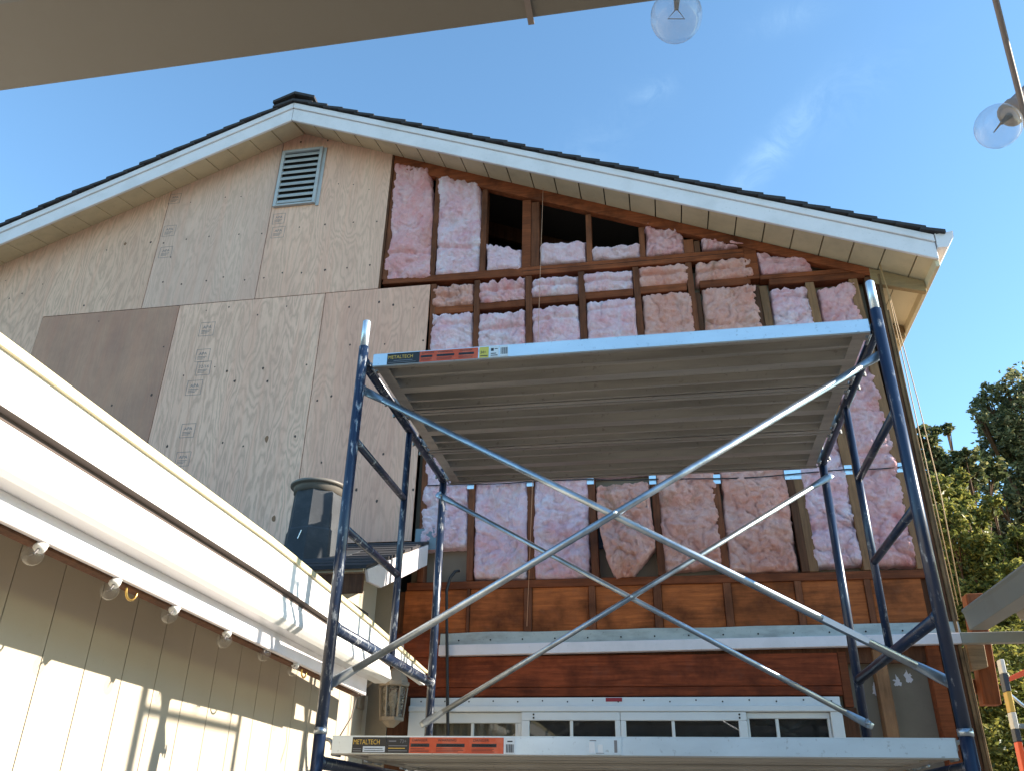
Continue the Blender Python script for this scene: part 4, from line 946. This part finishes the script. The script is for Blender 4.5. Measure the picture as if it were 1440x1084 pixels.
# wing roof (falls away from sight behind the gutter)
W_(MB().prism([(FX+.02, -4.2, .405), (-4.5, -4.2, 1.25), (-4.5, -4.2, 1.31), (FX+.02, -4.2, .445)], (0, 5.1, 0)), 'roof', M['shingle'])
W_(MB().prism([(FX-.02, .9, .395), (WX-.13, .9, .50), (WX-.13, .9, .55), (FX-.02, .9, .43)], (0, .75, 0)), 'roof', M['shingle'])
# small shingled roof against the gable wall, sloping towards the viewer
def az(y): return 1.185-.415*(WY-y)
AX1 = -.27
rows = 9; ry0 = 1.03; mb = MB(); rng = random.Random(9)
for i in range(rows):
    ya = ry0+(WY-.02-ry0)*i/rows; yb = ry0+(WY-.02-ry0)*(i+1.3)/rows
    if i == rows-1: yb = WY-.014
    xr = AX1+rng.uniform(-.006, .014)
    mb.prism([(xr, ya, az(ya)-.004), (xr, yb, az(yb)-.004), (xr, yb, az(yb)+.010), (xr, ya, az(ya)+.016)], (-2.6, 0, 0))
W_(mb, 'shingle_roof', M['shingle'])
W_(MB().prism([(AX1-.02, ry0+.02, az(ry0+.02)-.022), (AX1-.02, WY-.014, az(WY-.014)-.022), (AX1-.02, WY-.014, az(WY-.014)-.006), (AX1-.02, ry0+.02, az(ry0+.02)-.006)], (-2.5, 0, 0)), 'roof_deck', M['soffit'])
W_(MB().prism([(AX1-.018, 1.06, az(1.06)-.012), (AX1-.018, WY-.015, az(WY-.015)-.012), (AX1-.018, WY-.015, az(WY-.015)-.150), (AX1-.018, 1.30, az(1.30)-.150), (AX1-.018, 1.10, az(1.10)-.085)], (.02, 0, 0)), 'rake_board', M['white'], .003)
W_(MB().box((AX1-.02, ry0+.03, az(ry0)-.12), (-2.8, ry0+.05, az(ry0)-.02)), 'eave_board', M['darkwood'])

# hooks and the string of lamps under the eave
def bulb(parent, at, axis, r=.025, gmat='bulbglass', smat='socket', clen=.045):
    """socket with a clear round bulb; axis points from the socket to the bulb"""
    ax = Vector(axis).normalized(); m = ax.to_track_quat('Z', 'Y').to_matrix(); at = Vector(at)
    off = P(parent)
    s = MB().lathe([(.011, -clen), (.0135, -clen+.003), (.0135, -.016), (.0150, -.013), (.0150, -.002), (.012, 0)], at-ax*r*.92, 16, m)
    so_ = s.build('lamp_socket', M[smat], parent, smooth='auto')
    prof = [(.009, -r*.98)]+[(r*math.sin(a), -r*math.cos(a)) for a in [R(q) for q in range(24, 180, 12)]]+[(.001, r)]
    gb = MB().lathe(prof, at, 22, m); gb.build('bulb', M[gmat], so_, smooth='auto')
    fl_ = MB(); fl_.tube([at-ax*r*.95, at-ax*r*.25], [.004, .002], 8)
    s1 = m @ Vector((1, 0, 0))
    fl_.tube([at-ax*r*.3, at+s1*.008+ax*.002, at-s1*.008+ax*.002, at-ax*r*.3], .0006, 5)
    fl_.build('filament', M['filament'], so_)
    return so_
st1 = empty('string_lights', (-.23, -1, .2), 'string of clear round bulbs hanging under the white gutter eave', 'string lights')
bl = [(46, 780, -.4), (154, 830, -.35), (238, 864, -.6), (315, 900, -.3), (371, 919, .1), (412, 941, -.5), (450, 957, -.2), (500, 973, .1)]
cpts = []
for (px, py, t) in bl:
    c = onX(px, py, -.222); ax = Vector((.10, -.75+t*.0, -.75)) if t < 0 else Vector((.05, -.15, -1))
    if t < 0: ax = Vector((.05, t*1.5, -.8))
    bulb(st1, c, ax, .0245, gmat='smallglass'); tp = c-ax.normalized()*.068; cpts.append(tp)
path = []
for i in range(len(cpts)-1):
    for k in range(6):
        t = k/6; q = cpts[i].lerp(cpts[i+1], t); q.z += .004-.016*math.sin(math.pi*t); path.append(q)
path = [cpts[0]+Vector((0, -.6, .02)), cpts[0]+Vector((0, -.3, -.004))]+path+[cpts[-1], cpts[-1]+Vector((-.03, .12, -.03)), cpts[-1]+Vector((-.06, .14, -.16)), cpts[-1]+Vector((-.10, .10, -.26))]
MB().tube(path, .0032, 7).build('cord', M['cord'], st1, smooth='auto')
for i, (px, py) in enumerate(((179, 822), (425, 935))):
    c = onX(px, py, FX-.03); c.z = .147+ez(c.y)
    s_ = .92
    pts = [c+Vector((0, 0, .02)), c+Vector((0, 0, -.010))]+[c+Vector((0, .026-.026*math.cos(a), -.018-.026*math.sin(a)))*1 for a in [R(q) for q in range(0, 181, 20)]]+[c+Vector((0, .054, -.008))]
    o = MB().tube(pts, .0036, 8).build('cup_hook', M['brass'], smooth='auto'); tag(o, ['brass cup hook in the eave beside the second bulb from the left', 'brass cup hook in the eave close to the blue scaffold post'][i], 'hook', 'brass cup hooks under the eave')

# flue on the little roof
fc = Vector((-.785, 1.50, az(1.50)+.05)); flue = empty('roof_flue', fc, 'slate grey octagonal roof flue with a wide round cap', 'roof vent')
mb = MB(); seg = 8
mb.lathe([(.172, -.12), (.166, .03), (.164, .09), (.156, .10), (.147, .325), (.146, .33)], fc, seg, Matrix.Rotation(R(10), 3, 'Z')); mb.build('flue_body', M['flue'], flue)
mb = MB().prism([fc+Vector((-.26, -.24, -.145)), fc+Vector((.24, -.24, -.145)), fc+Vector((.24, .20, .04)), fc+Vector((-.26, .20, .04))], (0, 0, .010)); mb.build('base_flashing', M['flue'], flue)
mb = MB().lathe([(.148, .331), (.150, .362), (.158, .372), (.172, .374), (.173, .386), (.160, .396), (.10, .404), (.01, .408)], fc, 36); mb.build('flue_cap', M['fluecap'], flue, smooth='auto')
MB().tube([fc+Vector((-.02, -.168, .02)), fc+Vector((-.005, -.166, .07))], .0028, 6).build('solder_drip', M['steel'], flue)

# wall lantern
lc = onY(553, 979, 2.03); lan = empty('wall_lantern', lc, 'weathered pewter coach lantern in the corner beside the window', 'lantern')
mb = MB().lathe([(.088, .055), (.094, .062), (.094, .078), (.084, .084), (.078, .105), (.055, .138), (.03, .155), (.018, .160), (.016, .175), (.006, .182)], lc, 8); mb.build('lantern_roof', M['lantern'], lan)
mb = MB()
for k in range(6):
    a = R(60*k+15); mb.tube([lc+Vector((.080*math.cos(a), .080*math.sin(a), .054)), lc+Vector((.066*math.cos(a), .066*math.sin(a), -.115))], .006, 6)
mb.lathe([(.074, -.135), (.074, -.116), (.066, -.115)], lc, 6); mb.lathe([(.02, -.17), (.045, -.15), (.06, -.1355)], lc, 8)
mb.build('lantern_cage', M['lantern'], lan)
MB().lathe([(.060, -.114), (.074, .053)], lc, 6).build('lantern_glass', M['frost'], lan)
MB().lathe([(.012, -.11), (.014, -.07), (.026, -.02), (.026, .01), (.012, .035), (.003, .04)], lc, 14).build('lamp', M['labelwhite'], lan, smooth='auto')
mb = MB().tube([lc+Vector((-.075, 0, .07)), lc+Vector((-.12, 0, .10)), lc+Vector((-.17, 0, .06)), Vector((WX+.012, lc.y, lc.z+.05))], .010, 8); mb.box((WX+.001, lc.y-.05, lc.z-.07), (WX+.016, lc.y+.05, lc.z+.12)); mb.build('bracket', M['lantern'], lan, .002)

# black cable dropping beside the window, string of a plumb line, wires at the corner
c0 = onY(628, 815, WY-.045); c1 = onY(630, 1040, WY-.06)
pts = [onY(646, 802, WY-.01), onY(640, 803, WY-.03), onY(633, 812, WY-.045), onY(628, 830, WY-.05), c0.lerp(c1, .4)+Vector((0, -.005, 0)), c1, c1+Vector((0, 0, -.9))]
tag(MB().tube(pts, .0095, 8).build('cable_drop', M['black'], smooth='auto'), 'black cable dropping from the open wall past the window edge', 'cable')
a, b = onY(765, 250, WY-.05), onY(741, 880, WY-.05)
a = Vector((a.x, WY-.10, 3.99)); 
tag(MB().tube([a, a.lerp(b, .5)+Vector((.004, 0, 0)), b], .0022, 6).build('plumb_line', M['string'], smooth='auto'), 'thin pale string hanging from the soffit down across the studs', 'string')
for i, (p, lab) in enumerate((([(1229, 350), (1247, 405), (1262, 470), (1300, 640), (1347, 850)], 'tan wire running straight down the right corner of the house'), ([(1231, 352), (1252, 420), (1290, 560), (1322, 690), (1352, 845)], 'loose tan wire sagging outward beside the right corner of the house'))):
    pts = [onY(x, y, WY-.05-.01*i) for x, y in p]; pts[0].z += .02
    tag(MB().tube(pts, .0032, 6).build('corner_wire', M['wirec'], smooth='auto'), lab, 'wire', 'wires at the house corner')

# ------------------------------------------------------------------ right: side patio cover, post stub, ladder
pc = empty('patio_cover', (2.95, 2.0, GZ), 'grey aluminium side patio cover meeting the ledger at the right', 'patio cover')
mb = MB().prism([(2.861, WY-.038, .489), (4.9, WY-.038, .504), (4.9, WY-.038, .566), (2.861, WY-.038, .549)], (0, .05, 0)); mb.build('ledger_beam', M['patio'], pc, .003)
g0 = onY(1362, 884, WY-.06)
gp = [(2.885, .552), (2.98, .552), (2.98, .562), (2.895, .562), (2.885, .66), (2.868, .668), (2.862, .655), (2.872, .64)]
MB().prism([(x+.015, -2.4, z) for x, z in gp], (0, 4.50, 0)).build('side_gutter', M['patio'], pc, .002)
mb = MB()
for k in range(8):
    x = 2.99+k*.24; mb.prism([(x, -2.4, .64), (x+.17, -2.4, .64), (x+.185, -2.4, .60), (x+.225, -2.4, .60), (x+.24, -2.4, .64), (x+.24, -2.4, .646), (x+.22, -2.4, .606), (x+.19, -2.4, .606), (x+.173, -2.4, .646), (x, -2.4, .646)], (0, 4.5, 0))
mb.build('roof_panel', M['patio'], pc)
for x, y in ((4.8, -2.3),): MB().box((x, y, GZ), (x+.09, y+.09, .60)).build('post', M['patio'], pc, .004)
MB().box((2.96, -2.35, .46), (4.9, -2.27, .55)).build('front_beam', M['patio'], pc, .004)
MB().box((2.96, -2.36, GZ), (3.05, -2.27, .459)).build('post', M['patio'], pc, .004)
tp = empty('timber_stub', (3.02, 2.3, .2), 'sawn reddish post stub fixed behind the right end of the white ledger', 'timber')
MB().prism([onY(x, y, 2.27) for x, y in ((1358, 834), (1382, 833), (1409, 990), (1384, 990))], (0, .085, 0)).build('post', M['postwood'], tp, .004)
MB().prism([onY(x, y, 2.23) for x, y in ((1358, 905), (1384, 905), (1390, 937), (1367, 943))], (0, .038, 0)).build('block', wood('weathered block', srgb(140, 122, 100), 'X', .3, .3), tp, .003)
MB().box((2.87, 2.36, .25), (3.0, 2.40, .33)).build('strut', M['darkwood'], tp, .003)
ld = empty('stepladder', (3.6, 3.2, GZ), 'stepladder with yellow rails and an orange top at the right edge', 'ladder')
LYY = 3.2
tops = [onY(1409, 926, LYY), onY(1439, 1065, LYY)]
dv = (tops[1]-tops[0]); foot = tops[0]+dv*((GZ-tops[0].z)/dv.z)
def seg(t0, t1, wdt, m, nm):
    a, b = tops[0].lerp(foot, t0), tops[0].lerp(foot, t1); mb = MB().prism([a-Vector((wdt, 0, 0)), a+Vector((wdt, 0, 0)), b+Vector((wdt, 0, 0)), b-Vector((wdt, 0, 0))], (0, .07, 0)); return mb.build(nm, M[m], ld, .003)
seg(0, .035, .013, 'ladderwhite', 'rail_sleeve'); seg(.0355, .08, .016, 'ladderdark', 'rail_boot'); seg(.0805, .13, .0145, 'ladderyellow', 'rail'); seg(.1305, .17, .015, 'ladderwhite', 'rail_sleeve'); seg(.1705, .20, .016, 'ladderdark', 'rail_boot'); seg(.2005, 1, .0145, 'ladderorange', 'rail')
t0 = onY(1418, 958, LYY); MB().prism([t0, t0+Vector((.45, 0, .16)), t0+Vector((.45, 0, .22)), t0+Vector((.02, 0, .035))], (0, .16, 0)).build('ladder_top', M['ladderorange'], ld, .004)
MB().tube([onY(1419, 975, LYY+.05), onY(1437, 990, LYY+.05), onY(1470, 1012, LYY+.05)], .010, 8).build('spreader', M['galv'], ld)
a = t0+Vector((.42, .12, .12)); MB().prism([a, a+Vector((.04, 0, 0)), Vector((a.x+.25, 3.9, GZ)), Vector((a.x+.21, 3.9, GZ))], (0, .06, 0)).build('rail', M['ladderorange'], ld, .003)
for k in range(7):
    z = GZ+.3+k*.3; t = (z-tops[0].z)/dv.z; q = tops[0]+dv*t
    if z < t0.z-.1: MB().box((q.x+.022, LYY+.005, z), (q.x+.40, LYY+.065, z+.025)).build('ladder_step', M['galv'], ld, .002)

# ------------------------------------------------------------------ near: beam overhead and the lamp string
BZ = .50
e0, e1 = onZ(0, 132, BZ), onZ(905, 8, BZ); n0, n1 = onZ(0, 8, BZ), onZ(75, 0, BZ)
d = (e1-e0).normalized(); wdt = abs((n0-e0).cross(d).z) if True else .14; side = Vector((d.y, -d.x, 0))
s0, s1 = e0-d*1.6, e0+d*3.2
bm_ = MB(); bm_.prism([s0, s1, s1+side*.142, s0+side*.142], (0, 0, .19))
beam = bm_.build('patio_beam', M['beam'], None, .006); tag(beam, 'taupe painted beam crossing close overhead', 'beam')
c = onZ(742, 4, BZ); k = MB()
k.box((c.x-.004, c.y-.10, BZ-.003), (c.x+.004, c.y+.032, BZ-.0005)); cl = k.build('cord_clip', M['cord']); tag(cl, 'small pale strap clipped round the overhead beam', 'clip')
st2 = empty('string_lights', (1.3, -2.5, .3), 'near string of two large clear bulbs on a thick cord against the sky', 'string lights')
def at(px, py, dep): return CAM+ray(px, py)*(dep/FPX)
pA, pB = at(951, 24, .80), at(1404, 178, .94)
bulb(st2, pA, at(951, 24, .80)-at(953, -40, .795), .0245, smat='greysocket', clen=.05)
axB = at(1404, 178, .94)-at(1436, 147, .955)
bulb(st2, pB, axB, .0248, smat='greysocket', clen=.052)
sA = pA-(pA-at(953, -40, .795)).normalized()*.075; sB = pB-axB.normalized()*.072
cord = [at(700, -260, .8), sA+Vector((0, 0, .006)), at(1150, -80, .83), at(1330, -200, .84), at(1376, -95, .865), at(1400, 0, .89), at(1418, 72, .91), at(1436, 143, .925), at(1447, 188, .935), at(1490, 330, 1.0)]
pp = []
for i in range(len(cord)-1):
    p0_, p1_, p2_, p3_ = cord[max(i-1, 0)], cord[i], cord[i+1], cord[min(i+2, len(cord)-1)]
    for q in range(6):
        t = q/6; pp.append(.5*((2*p1_)+(p2_-p0_)*t+(2*p0_-5*p1_+4*p2_-p3_)*t*t+(3*p1_-p0_-3*p2_+p3_)*t**3))
MB().tube(pp, .0032, 8).build('cord', M['cord'], st2, smooth='auto')

# ------------------------------------------------------------------ trees at the right
def tree(name, base, blobs, Y, nleaf, size, lm, label, trunk_r=.12, seed=1, depth=1.0, twig=True):
    rng = random.Random(seed); e = empty(name, (base[0], base[1], GZ), label, 'tree', 'trees beyond the house')
    bl = []
    for (px, py, r) in blobs:
        c = onY(px, py, Y+rng.uniform(-.4, .4)*depth); rr = r*(Y-CAM.y)/FPX/.93; bl.append((c, rr))
    mb = MB(); top = max(b_[0].z for b_ in bl)
    tb = Vector((base[0], base[1], GZ)); tt = Vector((sum(b_[0].x for b_ in bl)/len(bl), Y, top*.75+.25*GZ))
    trunk = [tb.lerp(tt, t)+Vector((.06*math.sin(t*7), .05*math.cos(t*5), 0)) for t in [i/8 for i in range(9)]]
    mb.tube(trunk, [trunk_r*(1-.8*i/8) for i in range(9)], 10)
    for (c, rr) in bl:
        k = rng.uniform(.25, .85); p = tb.lerp(tt, k); 
        if p.z > c.z: p = tb.lerp(tt, max(.1, (c.z-GZ-rr)/(tt.z-GZ)*.8))
        mid = p.lerp(c, .5)+Vector((rng.uniform(-.1, .1), rng.uniform(-.1, .1), -.05)); mb.tube([p, mid, c], [trunk_r*.4, trunk_r*.25, trunk_r*.08], 7)
        for q in range(4 if twig else 0):
            dv_ = Vector((rng.gauss(0, 1), rng.gauss(0, 1), rng.gauss(0, 1))).normalized()*rr*.9
            mb.tube([mid.lerp(c, .6), c+dv_*.5+Vector((0, 0, .03)), c+dv_], [trunk_r*.1, trunk_r*.06, trunk_r*.025], 5)
    mb.build('trunk', M['bark'], e, smooth='auto')
    tot = sum(b_[1]**2 for b_ in bl); lv = MB()
    for (c, rr) in bl:
        n_ = int(nleaf*rr*rr/tot); ncl = max(6, int(n_/26))
        for q in range(ncl):
            dv_ = Vector((rng.gauss(0, 1), rng.gauss(0, 1), rng.gauss(0, 1))).normalized()*rr*rng.uniform(.15, 1.0)**.55
            cc = c+dv_; sp = rr*rng.uniform(.07, .19); out = dv_.normalized()
            for w_ in range(26):
                p = cc+Vector((rng.gauss(0, sp), rng.gauss(0, sp), rng.gauss(0, sp*.75)))
                a = Vector((rng.gauss(0, 1), rng.gauss(0, 1), rng.gauss(0, .6)))+out*.6+Vector((0, 0, -.3)); a.normalize()
                b_ = a.cross(Vector((rng.gauss(0, 1), rng.gauss(0, 1), rng.gauss(0, 1)))).normalized(); s_ = size*rng.uniform(.6, 1.25)
                nn = a.cross(b_)*s_*.12
                lv.add([p-a*s_*.5, p+b_*s_*.23+nn, p+a*s_*.5, p-b_*s_*.23+nn], [(0, 1, 2, 3)])
    lv.build('crown', M[lm], e)
    return e
tree('broadleaf_tree', (8.6, 12, 0), [(1418, 552, 30), (1398, 590, 30), (1440, 585, 42), (1425, 620, 38), (1398, 628, 26), (1455, 640, 45), (1490, 590, 60), (1430, 672, 32), (1385, 560, 18), (1475, 540, 45), (1377, 588, 14), (1465, 700, 45), (1400, 700, 26), (1385, 735, 26), (1435, 735, 34)], 12, 15000, .115, 'leafE', 'tallest dark tree with a rounded airy crown at the right edge', .2, 11)
tree('broadleaf_tree', (6.0, 11, 0), [(1303, 612, 15), (1332, 603, 9), (1310, 640, 20), (1330, 655, 16), (1358, 642, 15), (1296, 665, 18), (1368, 668, 18), (1345, 690, 22), (1308, 700, 22), (1395, 660, 16)], 10.5, 9000, .11, 'leafD', 'smaller dark tree with wispy tufts just right of the house corner', .1, 12)
tree('broadleaf_tree', (5.2, 8.2, 0), [(1318, 690, 20), (1345, 672, 14), (1352, 705, 20), (1374, 728, 20), (1398, 712, 14), (1335, 740, 28), (1380, 770, 24), (1438, 758, 20), (1350, 800, 34), (1408, 812, 28), (1450, 790, 35), (1375, 850, 38), (1430, 860, 40), (1320, 850, 30)], 8.2, 26000, .08, 'leafB', 'sunlit yellow green tree filling the middle of the right side', .1, 13)
tree('broadleaf_shrub', (5.5, 7.0, 0), [(1400, 930, 40), (1440, 960, 45), (1370, 990, 40), (1410, 1030, 45), (1460, 1050, 50), (1360, 1060, 45), (1340, 930, 30), (1460, 900, 45), (1410, 1090, 50)], 7.4, 16000, .075, 'leafB', 'low leafy shrub behind the timber stub and the ladder', .06, 14)
tree('evergreen_tree', (7.6, 14, 0), [(1330, 770, 60), (1420, 760, 60), (1480, 760, 60), (1340, 860, 70), (1430, 870, 70), (1500, 870, 70), (1360, 980, 80), (1450, 990, 80), (1370, 1080, 80), (1460, 1090, 80)], 14, 12000, .24, 'leafC', 'dense dark evergreen behind the sunlit tree', .2, 15)

# unseen house block, added behind the viewer to darken rail reflections and horizon light
nb = empty('unseen_blocker_house', (0, -11, GZ), 'unseen beige house block added behind the viewer to darken reflections', 'house')
MB().box((-9, -13, GZ), (12, -10.5, 1.0)).build('wall', M['stucco'], nb)
MB().prism([(-9.5, -10.0, .95), (-9.5, -13.5, 2.4), (-9.5, -13.5, 2.5), (-9.5, -10.0, 1.1)], (22, 0, 0)).build('roof', M['shingle'], nb)
mb = MB()
for i in range(5): mb = MB(); mb.box((-7+4*i, -10.49, -.9), (-5.6+4*i, -10.46, .35)); mb.build('window', M['pane'], nb)
print('objects', len(bpy.data.objects))
